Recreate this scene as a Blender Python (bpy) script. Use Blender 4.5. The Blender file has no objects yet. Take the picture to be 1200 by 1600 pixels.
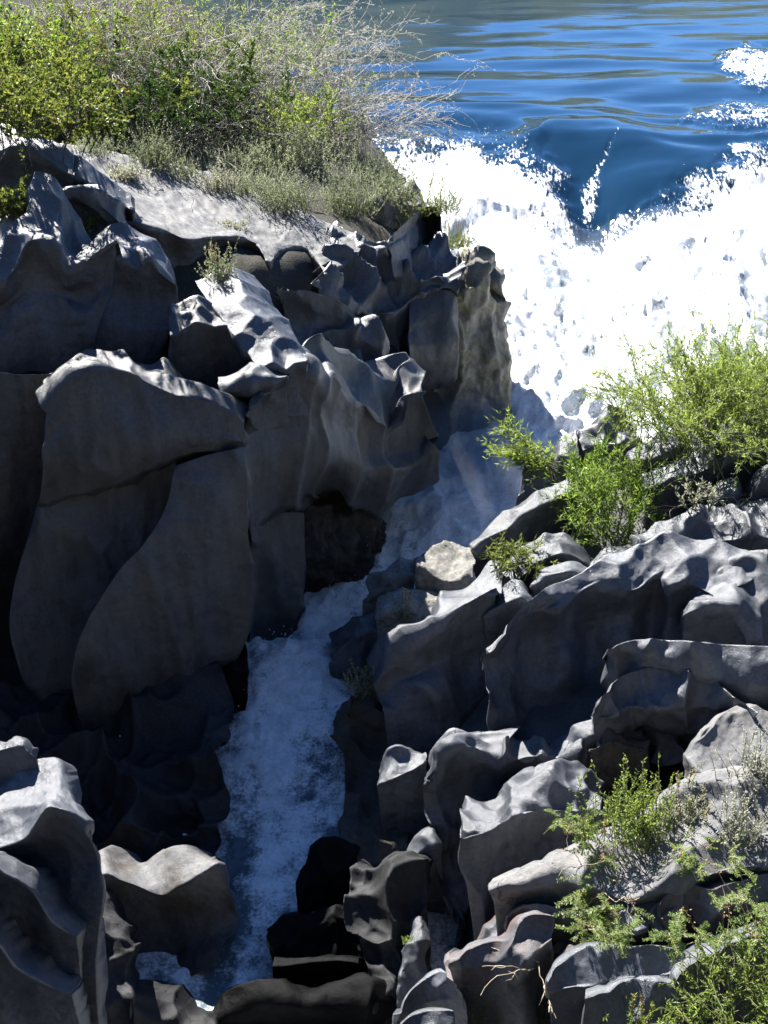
import bpy, math, random
import numpy as np
from mathutils import Vector
R = math.radians
rng = np.random.default_rng(7)
SC = bpy.context.scene
COL = SC.collection

# ------------------------------------------------------------------ camera, sky, sun, exposure
F_PX = 1931.0
PITCH = R(30.0)
CAM_Z = 10.0
cam_d = bpy.data.cameras.new('camera')
cam = bpy.data.objects.new('camera', cam_d)
COL.objects.link(cam)
cam.location = (0, 0, CAM_Z)
cam.rotation_euler = (R(90) - PITCH, 0, 0)
cam_d.sensor_fit = 'VERTICAL'
cam_d.sensor_height = 36.0
cam_d.lens = 36.0 * F_PX / 1600.0
cam_d.clip_start = 0.1
cam_d.clip_end = 3000
SC.camera = cam

SUN_DIR = Vector((-0.42, 0.74, 0.80)).normalized()       # towards the sun
SUN_EL = math.asin(SUN_DIR.z)
SUN_AZ = math.atan2(SUN_DIR.x, SUN_DIR.y)
world = bpy.data.worlds.new('World')
SC.world = world
world.use_nodes = True
wn = world.node_tree
for n in list(wn.nodes):
    wn.nodes.remove(n)
sky = wn.nodes.new('ShaderNodeTexSky')
sky.sky_type = 'NISHITA'
sky.sun_disc = False
sky.sun_elevation = SUN_EL
sky.sun_rotation = SUN_AZ
sky.air_density = 1.0
sky.dust_density = 0.0
sky.ozone_density = 10.0
sky.altitude = 3000.0
bg = wn.nodes.new('ShaderNodeBackground')
bg.inputs[1].default_value = 0.062
wo = wn.nodes.new('ShaderNodeOutputWorld')
wn.links.new(sky.outputs[0], bg.inputs[0])
wn.links.new(bg.outputs[0], wo.inputs[0])
sun_d = bpy.data.lights.new('sun', 'SUN')
sun_d.energy = 5.0
sun_d.angle = R(0.5)
sun_d.color = (1.0, 0.965, 0.91)
sun = bpy.data.objects.new('sun', sun_d)
COL.objects.link(sun)
sun.location = (0, 0, 30)
sun.rotation_euler = SUN_DIR.to_track_quat('Z', 'Y').to_euler()
SC.view_settings.view_transform = 'Standard'
SC.view_settings.look = 'None'
SC.view_settings.gamma = 1
SC.view_settings.use_curve_mapping = False
SC.view_settings.exposure = 2.0
SC.render.engine = 'CYCLES'
SC.cycles.use_denoising = True
SC.cycles.max_bounces = 7
SC.cycles.diffuse_bounces = 3
SC.cycles.glossy_bounces = 3
SC.cycles.transmission_bounces = 4
SC.cycles.transparent_max_bounces = 6
SC.cycles.caustics_reflective = False
SC.cycles.caustics_refractive = False

# ------------------------------------------------------------------ pixel <-> place (photo of 1200 x 1600)
CP, SP = math.cos(PITCH), math.sin(PITCH)
def ray(u, v):
    a = (np.asarray(u, float) - 600.0) / F_PX
    b = (np.asarray(v, float) - 800.0) / F_PX
    return np.stack([a, CP - b * SP, -SP - b * CP], -1)
def at_y(u, v, y):
    d = ray(u, v)
    t = np.asarray(y, float) / d[..., 1]
    return d * t[..., None] + np.array([0, 0, CAM_Z])
def at_z(u, v, z):
    d = ray(u, v)
    t = (np.asarray(z, float) - CAM_Z) / d[..., 2]
    return d * t[..., None] + np.array([0, 0, CAM_Z])
def project(p):
    q = p - np.array([0, 0, CAM_Z])
    dep = q[..., 1] * CP - q[..., 2] * SP
    dn = -q[..., 1] * SP - q[..., 2] * CP
    return 600 + F_PX * q[..., 0] / dep, 800 + F_PX * dn / dep

# ------------------------------------------------------------------ noise
def _hash(i, j, k, s):
    h = (i.astype(np.int64) * 374761393 + j.astype(np.int64) * 668265263 + k.astype(np.int64) * 2147483647 + s * 974634777) & 0xffffffff
    h = ((h ^ (h >> 13)) * 1274126177) & 0xffffffff
    h = ((h ^ (h >> 16)) * 2246822519) & 0xffffffff
    h = h ^ (h >> 15)
    return (h & 0xffffff).astype(np.float64) / 0xffffff
def vnoise(p, s=0):
    i = np.floor(p).astype(np.int64)
    f = p - i
    f = f * f * f * (f * (f * 6 - 15) + 10)
    o = 0
    for a in (0, 1):
        for b in (0, 1):
            for c in (0, 1):
                w = (f[..., 0] if a else 1 - f[..., 0]) * (f[..., 1] if b else 1 - f[..., 1]) * (f[..., 2] if c else 1 - f[..., 2])
                o = o + w * _hash(i[..., 0] + a, i[..., 1] + b, i[..., 2] + c, s)
    return o * 2 - 1
def fbm(p, octs=4, s=0, gain=0.5):
    o, a, t = 0, 1.0, 0.0
    for k in range(octs):
        o = o + a * vnoise(p * (2.03 ** k) + 17.3 * k, s + k)
        t += a
        a *= gain
    return o / t
def worley(p, s=0, k=34.0):
    """smooth squared distance to the nearest of scattered cell centres: scoops with crests between"""
    i = np.floor(p).astype(np.int64)
    acc = 0
    for a in (-1, 0, 1):
        for b in (-1, 0, 1):
            for c in (-1, 0, 1):
                I, J, K = i[..., 0] + a, i[..., 1] + b, i[..., 2] + c
                dx = I + _hash(I, J, K, s) - p[..., 0]
                dy = J + _hash(I, J, K, s + 11) - p[..., 1]
                dz = K + _hash(I, J, K, s + 23) - p[..., 2]
                acc = acc + np.exp(-k * (dx * dx + dy * dy + dz * dz))
    return -np.log(acc + 1e-12) / k

# ------------------------------------------------------------------ objects
def mesh_obj(name, verts, faces, mat, parent=None, smooth=True, attrs=None, tri=None):
    """faces: (n,4) or (n,3) array, or a list of such arrays"""
    me = bpy.data.meshes.new(name)
    fl = faces if isinstance(faces, list) else [faces]
    fl = [np.asarray(f, np.int32) for f in fl if len(f)]
    verts = np.asarray(verts, np.float32).reshape(-1, 3)
    nl = sum(f.size for f in fl)
    npoly = sum(len(f) for f in fl)
    me.vertices.add(len(verts))
    me.vertices.foreach_set('co', verts.ravel())
    me.loops.add(nl)
    me.loops.foreach_set('vertex_index', np.concatenate([f.ravel() for f in fl]))
    me.polygons.add(npoly)
    tot = np.concatenate([np.full(len(f), f.shape[1], np.int32) for f in fl])
    st = np.concatenate([[0], np.cumsum(tot)[:-1]]).astype(np.int32)
    me.polygons.foreach_set('loop_start', st)
    me.polygons.foreach_set('loop_total', tot)
    me.polygons.foreach_set('use_smooth', np.full(npoly, smooth))
    me.update(calc_edges=True)
    me.validate()
    for k, a in (attrs or {}).items():
        at = me.attributes.new(k, 'FLOAT', 'POINT')
        at.data.foreach_set('value', np.asarray(a, np.float32).ravel())
    if mat:
        me.materials.append(mat)
    o = bpy.data.objects.new(name, me)
    COL.objects.link(o)
    if parent is not None:
        o.parent = parent
    return o
def empty(name, loc):
    o = bpy.data.objects.new(name, None)
    COL.objects.link(o)
    o.location = loc
    o.empty_display_size = 0.2
    return o
def tag(o, label=None, cat=None, group=None, kind=None):
    if label: o['label'] = label
    if cat: o['category'] = cat
    if group: o['group'] = group
    if kind: o['kind'] = kind
    return o

# ------------------------------------------------------------------ materials
def new_mat(name):
    m = bpy.data.materials.new(name)
    m.use_nodes = True
    nt = m.node_tree
    for n in list(nt.nodes):
        nt.nodes.remove(n)
    return m, nt
def N(nt, t, **kw):
    n = nt.nodes.new(t)
    for k, v in kw.items():
        if k.startswith('i_'):
            n.inputs[k[2:].replace('_', ' ')].default_value = v
        else:
            setattr(n, k, v)
    return n
def ramp(nt, fac, stops):
    r = nt.nodes.new('ShaderNodeValToRGB')
    e = r.color_ramp.elements
    while len(e) < len(stops):
        e.new(0.5)
    for k, (p, c) in enumerate(stops):
        e[k].position = p
        e[k].color = (*c, 1) if len(c) == 3 else c
    nt.links.new(fac, r.inputs[0])
    return r.outputs[0]
def mixc(nt, fac, a, b, mode='MIX'):
    m = nt.nodes.new('ShaderNodeMix')
    m.data_type = 'RGBA'
    m.blend_type = mode
    for s, val in ((m.inputs[0], fac), (m.inputs[6], a), (m.inputs[7], b)):
        if hasattr(val, 'is_linked'):
            nt.links.new(val, s)
        else:
            s.default_value = val if not isinstance(val, tuple) or len(val) == 4 else (*val, 1)
    return m.outputs[2]
def math_(nt, op, a, b=None, clamp=False):
    m = nt.nodes.new('ShaderNodeMath')
    m.operation = op
    m.use_clamp = clamp
    for s, val in ((m.inputs[0], a), (m.inputs[1], b)):
        if val is None:
            continue
        if hasattr(val, 'is_linked'):
            nt.links.new(val, s)
        else:
            s.default_value = val
    return m.outputs[0]

def rock_mat(name, dark, light, rough=0.5, spec=0.5, stain=None, stain_amt=0.4, pits=1.0, bump=0.5, lichen=0.0, streak=0.3, crack=0.0):
    m, nt = new_mat(name)
    L = nt.links.new
    geo = N(nt, 'ShaderNodeNewGeometry')
    oi = N(nt, 'ShaderNodeObjectInfo')
    pos = geo.outputs['Position']
    n1 = N(nt, 'ShaderNodeTexNoise', i_Scale=1.3, i_Detail=7.0, i_Roughness=0.62)
    L(pos, n1.inputs['Vector'])
    n2 = N(nt, 'ShaderNodeTexNoise', i_Scale=28.0, i_Detail=5.0, i_Roughness=0.7)
    L(pos, n2.inputs['Vector'])
    n3 = N(nt, 'ShaderNodeTexNoise', i_Scale=170.0, i_Detail=2.0)
    L(pos, n3.inputs['Vector'])
    base = ramp(nt, n1.outputs[0], [(0.3, dark), (0.72, light)])
    g = ramp(nt, n2.outputs[0], [(0.28, (0.55,) * 3), (0.72, (1.38,) * 3)])
    base = mixc(nt, 1.0, base, g, 'MULTIPLY')
    g3 = ramp(nt, n3.outputs[0], [(0.3, (0.68,) * 3), (0.7, (1.25,) * 3)])
    base = mixc(nt, 1.0, base, g3, 'MULTIPLY')
    # run-off streaks: noise drawn out downwards, on steep faces only
    sep = N(nt, 'ShaderNodeSeparateXYZ')
    L(geo.outputs['Normal'], sep.inputs[0])
    steep = math_(nt, 'SUBTRACT', 0.75, math_(nt, 'ABSOLUTE', sep.outputs[2]), True)
    mp = N(nt, 'ShaderNodeMapping')
    mp.inputs['Scale'].default_value = (6.5, 6.5, 0.55)
    L(pos, mp.inputs[0])
    ns = N(nt, 'ShaderNodeTexNoise', i_Scale=1.0, i_Detail=4.0, i_Roughness=0.55)
    L(mp.outputs[0], ns.inputs['Vector'])
    st = ramp(nt, ns.outputs[0], [(0.42, (0, 0, 0)), (0.68, (1, 1, 1))])
    f = math_(nt, 'MULTIPLY', math_(nt, 'MULTIPLY', st, steep), streak)
    base = mixc(nt, f, base, tuple(min(1, c * 1.9) for c in light))
    ns2 = ramp(nt, ns.outputs[0], [(0.3, (1, 1, 1)), (0.5, (0, 0, 0))])
    f2 = math_(nt, 'MULTIPLY', math_(nt, 'MULTIPLY', ns2, steep), streak)
    base = mixc(nt, f2, base, tuple(c * 0.45 for c in dark))
    if stain:
        n4 = N(nt, 'ShaderNodeTexNoise', i_Scale=2.1, i_Detail=6.0, i_Roughness=0.65)
        v4 = N(nt, 'ShaderNodeVectorMath', operation='ADD')
        v4.inputs[1].default_value = (31.0, 7.0, 3.0)
        L(pos, v4.inputs[0]); L(v4.outputs[0], n4.inputs['Vector'])
        f4 = math_(nt, 'MULTIPLY', ramp(nt, n4.outputs[0], [(0.45, (0, 0, 0)), (0.68, (1, 1, 1))]), stain_amt)
        base = mixc(nt, f4, base, stain)
    if lichen:
        n5 = N(nt, 'ShaderNodeTexNoise', i_Scale=9.0, i_Detail=8.0, i_Roughness=0.75)
        L(pos, n5.inputs['Vector'])
        f5 = math_(nt, 'MULTIPLY', ramp(nt, n5.outputs[0], [(0.55, (0, 0, 0)), (0.66, (1, 1, 1))]), lichen)
        base = mixc(nt, f5, base, (0.42, 0.41, 0.38, 1))
    # hair cracks, here and there
    nw = N(nt, 'ShaderNodeTexNoise', i_Scale=1.7, i_Detail=4.0)
    L(pos, nw.inputs['Vector'])
    wv = N(nt, 'ShaderNodeVectorMath', operation='SCALE')
    wv.inputs['Scale'].default_value = 0.8
    L(nw.outputs['Color'], wv.inputs[0])
    wa = N(nt, 'ShaderNodeVectorMath', operation='ADD')
    L(pos, wa.inputs[0]); L(wv.outputs[0], wa.inputs[1])
    vc = N(nt, 'ShaderNodeTexVoronoi', feature='DISTANCE_TO_EDGE', i_Scale=0.85)
    L(wa.outputs[0], vc.inputs['Vector'])
    nm = N(nt, 'ShaderNodeTexNoise', i_Scale=0.9, i_Detail=2.0)
    L(pos, nm.inputs['Vector'])
    crk = math_(nt, 'MULTIPLY', ramp(nt, vc.outputs['Distance'], [(0.004, (1, 1, 1)), (0.013, (0, 0, 0))]),
                ramp(nt, nm.outputs[0], [(0.54, (0, 0, 0)), (0.62, (1, 1, 1))]))
    base = mixc(nt, math_(nt, 'MULTIPLY', crk, .7 * crack), base, tuple(c * 0.3 for c in dark))
    # a wet band where the stream splashes the stone
    sp = N(nt, 'ShaderNodeSeparateXYZ')
    L(pos, sp.inputs[0])
    wl = math_(nt, 'MULTIPLY', math_(nt, 'MAXIMUM', math_(nt, 'SUBTRACT', sp.outputs[1], 10.0), 0.0), 0.115)
    hw = math_(nt, 'SUBTRACT', sp.outputs[2], wl)
    hw = math_(nt, 'ADD', hw, math_(nt, 'MULTIPLY', math_(nt, 'SUBTRACT', n1.outputs[0], .5), -.9))
    wet = ramp(nt, hw, [(0.16, (1, 1, 1)), (0.42, (0, 0, 0))])
    base = mixc(nt, math_(nt, 'MULTIPLY', wet, .72), base, tuple(c * 0.35 for c in dark))
    # per rock tone
    tone = math_(nt, 'ADD', math_(nt, 'MULTIPLY', oi.outputs['Random'], 0.35), 0.82)
    cmb = N(nt, 'ShaderNodeCombineColor')
    for k in range(3):
        L(tone, cmb.inputs[k])
    base = mixc(nt, 1.0, base, cmb.outputs[0], 'MULTIPLY')
    # small gas holes
    vo = N(nt, 'ShaderNodeTexVoronoi', i_Scale=9.0)
    L(pos, vo.inputs['Vector'])
    pit = ramp(nt, vo.outputs['Distance'], [(0.04, (0, 0, 0)), (0.1, (1, 1, 1))])
    # gentle hammered relief plus grain
    h1 = math_(nt, 'MULTIPLY', n2.outputs[0], 0.5)
    h2 = math_(nt, 'MULTIPLY', n3.outputs[0], 0.42)
    hh = math_(nt, 'ADD', math_(nt, 'ADD', h1, h2), math_(nt, 'MULTIPLY', pit, 0.5 * pits))
    hh = math_(nt, 'SUBTRACT', hh, math_(nt, 'MULTIPLY', crk, 0.8 * crack))
    bp = N(nt, 'ShaderNodeBump', i_Strength=bump, i_Distance=0.03)
    L(hh, bp.inputs['Height'])
    bs = N(nt, 'ShaderNodeBsdfPrincipled')
    L(base, bs.inputs['Base Color'])
    L(bp.outputs[0], bs.inputs['Normal'])
    rr = math_(nt, 'SUBTRACT', math_(nt, 'ADD', math_(nt, 'MULTIPLY', n1.outputs[0], 0.25), rough - 0.12), math_(nt, 'MULTIPLY', wet, .14))
    L(rr, bs.inputs['Roughness'])
    bs.inputs['Specular IOR Level'].default_value = spec
    out = N(nt, 'ShaderNodeOutputMaterial')
    L(bs.outputs[0], out.inputs[0])
    return m

M = {}
M['basalt'] = rock_mat('basalt', (0.043, 0.047, 0.055), (0.118, 0.125, 0.138), 0.37, 0.55)
M['cliff'] = rock_mat('cliff_basalt', (0.033, 0.035, 0.039), (0.09, 0.092, 0.096), 0.38, 0.52, stain=(0.10, 0.092, 0.07, 1), stain_amt=0.6, streak=0.45)
M['pale'] = rock_mat('pale_basalt', (0.085, 0.086, 0.089), (0.15, 0.15, 0.15), 0.62, 0.35, stain=(0.24, 0.22, 0.19, 1), lichen=0.15, crack=0.8)
M['rough'] = rock_mat('rough_brown_rock', (0.05, 0.045, 0.037), (0.12, 0.107, 0.09), 0.7, 0.25, stain=(0.10, 0.075, 0.045, 1), stain_amt=0.6, bump=0.9)
M['lichen'] = rock_mat('lichen_rock', (0.16, 0.155, 0.14), (0.30, 0.29, 0.26), 0.75, 0.25, bump=1.0, lichen=0.6, crack=1.0)
M['moss'] = rock_mat('stained_rock', (0.10, 0.09, 0.075), (0.26, 0.235, 0.195), 0.55, 0.4, stain=(0.12, 0.13, 0.045, 1), stain_amt=0.75, bump=0.8, streak=1.0)
M['wet'] = rock_mat('wet_shade_black_rock', (0.004, 0.004, 0.0045), (0.009, 0.009, 0.0095), 0.55, 0.06, pits=0.3, streak=.2)  # wet stone, blackened further to stand in for shade the sun reaches
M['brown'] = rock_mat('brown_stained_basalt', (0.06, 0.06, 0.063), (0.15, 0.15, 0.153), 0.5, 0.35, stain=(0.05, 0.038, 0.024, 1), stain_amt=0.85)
M['damp_shade'] = rock_mat('damp_shade_rock', (0.016, 0.016, 0.017), (0.042, 0.042, 0.044), 0.55, 0.18, streak=.4)  # wet stone whose dark albedo also stands in for gorge shade
M['rust'] = rock_mat('rust_stained_basalt', (0.055, 0.058, 0.065), (0.135, 0.139, 0.148), 0.48, 0.45, stain=(0.15, 0.06, 0.03, 1), stain_amt=0.6)

# ------------------------------------------------------------------ rocks: nets of control points swept into closed, sculpted solids
def pts(s):
    return np.array([[float(c) for c in q.split(',')] for q in s.split()])
def cr(P, t_knots, t):
    """non-uniform cubic through P (n, ..., 3) at knots; evaluated at t"""
    n = len(P)
    if n == 2:
        w = ((t - t_knots[0]) / (t_knots[1] - t_knots[0])).reshape((-1,) + (1,) * (P.ndim - 1))
        return P[0] * (1 - w) + P[1] * w
    h = np.diff(t_knots)
    hs = h.reshape((-1,) + (1,) * (P.ndim - 1))
    d = np.diff(P, axis=0) / hs
    m = np.empty_like(P)
    m[1:-1] = (d[:-1] * hs[1:] + d[1:] * hs[:-1]) / (hs[:-1] + hs[1:])
    m[0] = 1.5 * d[0] - 0.5 * m[1]
    m[-1] = 1.5 * d[-1] - 0.5 * m[-2]
    k = np.clip(np.searchsorted(t_knots, t, side='right') - 1, 0, n - 2)
    s = ((t - t_knots[k]) / h[k]).reshape((-1,) + (1,) * (P.ndim - 1))
    hk = h[k].reshape(s.shape)
    return ((2 * s**3 - 3 * s**2 + 1) * P[k] + (s**3 - 2 * s**2 + s) * hk * m[k]
            + (-2 * s**3 + 3 * s**2) * P[k + 1] + (s**3 - s**2) * hk * m[k + 1])
def grid_normals(G):
    du = np.gradient(G, axis=1)
    dv = np.gradient(G, axis=0)
    n = np.cross(du, dv)
    n /= np.linalg.norm(n, axis=-1, keepdims=True) + 1e-9
    return n
def smooth_grid(G, it):
    for _ in range(it):
        A = G.copy()
        A[1:-1] = 0.5 * G[1:-1] + 0.25 * (G[:-2] + G[2:])
        B = A.copy()
        B[:, 1:-1] = 0.5 * A[:, 1:-1] + 0.25 * (A[:, :-2] + A[:, 2:])
        G = B
    return G
ROCKS = []
STEP = 2.3
def rock(label, mat, rows, crease=(), amp=0.05, scale=0.45, stretch=2.0, rough=0.012, jag=0.0, name='boulder', sm=1, face=.45, thick=None, cat='rock', seed=None):
    P = []
    last = None
    for kind, a, b, s in rows:
        q = pts(s)
        w = np.linspace(a, b, len(q))
        if kind == 'z':
            p = at_z(q[:, 0], q[:, 1], w)
        elif kind == 'y':
            p = at_y(q[:, 0], q[:, 1], w)
        else:
            p = at_y(q[:, 0], q[:, 1], last + w)
        if kind != 'f':
            last = p[:, 1].copy()
        P.append(p)
    P = np.array(P)
    U, V = project(P)
    px = np.stack([U, V], -1)
    cu = np.linalg.norm(np.diff(px, axis=1), axis=-1).mean(0) + 4
    cv = np.linalg.norm(np.diff(px, axis=0), axis=-1).mean(1) + 4
    wu = np.linalg.norm(np.diff(P, axis=1), axis=-1).mean(0) + 1e-3
    wv = np.linalg.norm(np.diff(P, axis=0), axis=-1).mean(1) + 1e-3
    ku = np.concatenate([[0], np.cumsum(cu)])
    kv = np.concatenate([[0], np.cumsum(cv)])
    nu = max(12, int(ku[-1] / STEP))
    tu = np.linspace(0, ku[-1], nu)
    A = np.swapaxes(cr(np.swapaxes(P, 0, 1), ku, tu), 0, 1)            # rows x nu
    cuts = [0] + list(crease) + [len(rows) - 1]
    parts = []
    for c0, c1 in zip(cuts[:-1], cuts[1:]):
        k = kv[c0:c1 + 1]
        nv = max(5, int((k[-1] - k[0]) / STEP))
        g = cr(A[c0:c1 + 1], k, np.linspace(k[0], k[-1], nv))
        parts.append(g if not parts else g[1:])
    G = np.concatenate(parts, 0)
    G = smooth_grid(G, sm)
    nrm = grid_normals(G)
    view = np.array([0, 0, CAM_Z]) - G
    if (nrm * view).sum() < 0:
        nrm = -nrm
        flip = True
    else:
        flip = False
    sd = (abs(hash_s(label)) % 1000) if seed is None else seed
    q = G / (scale * 1.08)
    q = q * np.array([1, 1, 1 / stretch])
    q = q + 0.35 * np.stack([vnoise(q * 0.8 + 5, sd), vnoise(q * 0.8 + 9, sd), vnoise(q * 0.8 + 2, sd)], -1)
    w = worley(q, sd)
    w2 = worley(q * 2.1 + 7.7, sd + 31)
    D = amp * 1.4 * ((w - 0.25) * 3.2 + (w2 - .25) * 0.55)
    D = D + amp * 0.4 * vnoise(q * 0.55, sd + 3)
    flat = np.clip((np.abs(nrm[..., 2]) - .25) / .4, 0, 1)
    D = D * (face + ((1.45 if face < .8 else 1.0) - face) * flat)
    D = D + rough * fbm(G * 9.0, 3, sd)
    if jag:
        wj = worley(G * 3.6 + 0.2 * fbm(G * 5, 2, sd)[..., None], sd + 4, 30.0)
        D = D - jag * (np.sqrt(np.maximum(wj, 0)) - 0.4) + jag * 0.9 * fbm(G * 6.5, 4, sd + 9, 0.6)
    G = G + nrm * D[..., None]
    nv, nu = G.shape[:2]
    idx = np.arange(nv * nu).reshape(nv, nu)
    quads = np.stack([idx[:-1, :-1], idx[1:, :-1], idx[1:, 1:], idx[:-1, 1:]], -1).reshape(-1, 4)
    loop = np.concatenate([idx[0, :], idx[1:, -1], idx[-1, -2::-1], idx[-2:0:-1, 0]])
    B = G.reshape(-1, 3)[loop]
    size = np.linalg.norm(B.max(0) - B.min(0))
    T = thick or min(1.3, max(0.35, 0.45 * size))
    cen = B.mean(0)
    back = np.array([0.0, 0.72, -0.62])
    verts = [G.reshape(-1, 3)]
    faces = [quads]
    prev = loop
    base = nv * nu
    nb = len(loop)
    nz = 0.06 * T * fbm(B * 3, 3, sd + 5)[:, None]
    for fr, sh in ((0.25, 0.02), (0.7, 0.14), (1.0, 0.4)):
        ring = B + back * T * fr + (cen - B) * sh + nz
        verts.append(ring)
        cur = base + np.arange(nb)
        faces.append(np.stack([prev, np.roll(prev, -1), np.roll(cur, -1), cur], -1))
        prev = cur
        base += nb
    verts.append((cen + back * T * 1.05)[None])
    faces.append(np.stack([prev, np.roll(prev, -1), np.full(nb, base)], -1))
    V3 = np.concatenate(verts, 0)
    # grid quads run rows-down: winding depends on the handedness found above
    if flip:
        faces[0] = faces[0]
    else:
        faces = [faces[0][:, ::-1]] + [f[:, ::-1] for f in faces[1:]]
    org = V3.mean(0)
    o = mesh_obj(name, V3 - org, faces, M[mat])
    o.location = org
    tag(o, label, cat)
    ROCKS.append(o)
    return o
def hash_s(s):
    h = 0
    for c in s:
        h = (h * 31 + ord(c)) & 0x7fffffff
    return h

# ---- left bank
rock('pale flat slab sloping down from the brush, with a scalloped dark overhang along its front', 'pale', [
 ('z', 5.6, 4.2, "40,222 120,228 170,236 220,246 270,256 320,268 370,288 420,311 470,331 520,350 570,370"),
 ('z', 5.42, 4.18, "90,262 150,270 190,280 230,290 270,300 320,318 370,335 415,345 465,358 515,375 565,390"),
 ('z', 5.2, 4.2, "195,345 235,356 262,362 292,374 330,371 370,372 403,382 420,410 440,392 480,391 507,430"),
 ('f', .25, .25, "200,365 240,380 270,392 298,400 335,392 372,398 405,410 425,430 445,425 480,425 508,440"),
 ('f', .1, .1, "205,420 245,430 275,440 300,450 340,450 380,460 410,470 435,480 455,485 480,480 510,475")],
 (2,), amp=.016, scale=.6, rough=.022, name='rock_slab', face=1)
rock('grey slab with scooped hollows below the sage clumps, ending in a dark face', 'basalt', [
 ('z', 4.25, 3.7, "520,352 550,362 580,372 600,378 625,370 640,362 655,375 690,395 715,412"),
 ('z', 4.18, 3.6, "500,395 530,400 560,405 590,408 615,410 640,415 660,425 690,435 715,440"),
 ('y', 16.6, 17.9, "495,440 520,470 545,478 573,490 600,490 622,485 645,468 672,446 712,450"),
 ('f', .15, .15, "500,470 520,490 545,495 575,510 600,520 625,520 650,510 678,490 713,480"),
 ('f', 0, 0, "500,540 520,550 545,560 580,590 600,610 625,620 650,620 680,600 712,580")],
 (2,), amp=.1, scale=.36, name='rock_slab')
rock('small pointed knob of rock beside the plant at the edge of the falls', 'basalt', [
 ('z', 4.5, 4.3, "615,365 635,345 655,330 668,325 682,330 690,340"),
 ('z', 4.35, 4.1, "605,385 625,372 645,352 664,334 680,340 692,360"),
 ('f', 0, 0, "610,392 632,385 655,380 672,380 688,385 697,395"),
 ('f', -.1, -.1, "615,430 640,435 660,445 678,455 692,458 700,460")], (1,), amp=.03, scale=.3)
rock('rounded grey bulge of the cliff under the scooped slab', 'cliff', [
 ('y', 17.6, 17.9, "640,470 655,460 675,452 695,452 712,458"),
 ('y', 17.35, 17.75, "640,510 655,505 675,500 700,498 716,505"),
 ('y', 17.15, 17.6, "640,550 655,555 675,555 700,550 716,545"),
 ('y', 17.4, 17.8, "645,600 660,605 680,602 700,595 714,590")], amp=.03, scale=.5)
rock('brown stained rock pillar with moss, standing against the white falls', 'moss', [
 ('z', 3.6, 3.1, "690,425 705,405 735,400 750,410 765,445 780,460"),
 ('y', 18.2, 19, "700,440 720,430 745,425 752,432 770,470 785,480"),
 ('y', 18.0, 18.8, "705,500 722,500 745,500 765,495 785,500 795,520"),
 ('y', 17.9, 18.5, "700,580 720,585 745,590 770,590 790,590 800,600"),
 ('y', 18.1, 18.5, "660,640 700,640 735,640 760,640 785,640 798,650"),
 ('y', 18.3, 18.6, "655,690 700,700 735,700 760,700 785,690 798,690")], amp=.09, scale=.32, stretch=4, jag=.05)
rock('dark recessed rock at the back of the hollow under the slab', 'basalt', [
 ('y', 15.9, 16.4, "440,455 470,450 500,458 530,470 555,490"),
 ('y', 16.0, 16.4, "445,500 470,500 500,505 530,510 560,520"),
 ('y', 15.6, 16.2, "450,560 475,560 505,560 535,565 565,570")], amp=.06, scale=.4)
rock('wedge shaped grey rock with a lit top in the dark hollow of the left bank', 'basalt', [
 ('y', 16.4, 16.9, "500,512 525,498 555,500 590,500 605,520"),
 ('y', 16.0, 16.4, "500,532 520,514 550,516 578,535 600,558"),
 ('f', .05, .05, "505,560 528,560 553,565 580,575 604,585"),
 ('f', 0, 0, "510,600 535,600 560,610 585,620 610,630")], (1,), amp=.06, scale=.3)
rock('fluted cliff with curved crest and long smooth folds hanging over the gorge water', 'cliff', [
 ('y', 13.7, 16.6, "395,590 415,575 440,560 460,545 475,535 490,535 505,540 520,548 540,560 560,565 580,560 605,562 625,575 640,590"),
 ('y', 12.7, 15.55, "385,650 405,615 430,600 455,585 478,582 500,603 523,588 535,612 547,632 575,632 600,662 617,668 632,620 655,615"),
 ('f', .15, .15, "380,690 402,660 430,650 455,640 480,640 505,650 528,650 543,665 560,680 585,690 608,700 625,700 645,690 668,680"),
 ('f', -.02, -.1, "375,770 400,740 425,720 450,710 475,705 500,705 525,710 545,720 562,735 588,740 612,735 632,735 650,730 676,702"),
 ('f', .2, .35, "385,850 410,830 435,800 460,780 480,770 505,765 530,768 550,790 565,802 590,806 612,803 628,780 642,765 662,735")],
 (1,), amp=.10, scale=.62, stretch=6.0, face=.9, name='rock_cliff', seed=5)
rock('smooth grey lobe of rock reaching the water below the fluted cliff', 'cliff', [
 ('y', 13.2, 14.2, "380,790 400,800 425,800 450,800 475,800"),
 ('y', 12.9, 14.0, "375,870 395,880 420,880 445,890 475,890"),
 ('y', 12.9, 13.8, "385,950 400,950 420,950 445,945 472,940"),
 ('y', 13.1, 13.6, "390,1015 405,1015 425,1010 450,995 472,970")], amp=.06, scale=.5, stretch=3)
rock('rough brown broken rock tucked under the fluted cliff', 'rough', [
 ('y', 14.4, 15.9, "420,800 470,770 510,755 545,765 580,790 602,812"),
 ('y', 14.0, 15.2, "420,850 460,830 500,820 540,825 575,835 600,845"),
 ('y', 13.8, 14.9, "420,890 455,880 500,875 535,875 562,882 592,865"),
 ('y', 14.0, 14.9, "435,920 470,922 500,917 530,915 560,920 578,905"),
 ('y', 14.5, 15.0, "440,960 470,960 500,950 530,940 560,935 578,920")], amp=.07, scale=.35, stretch=1, jag=.14)
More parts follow.
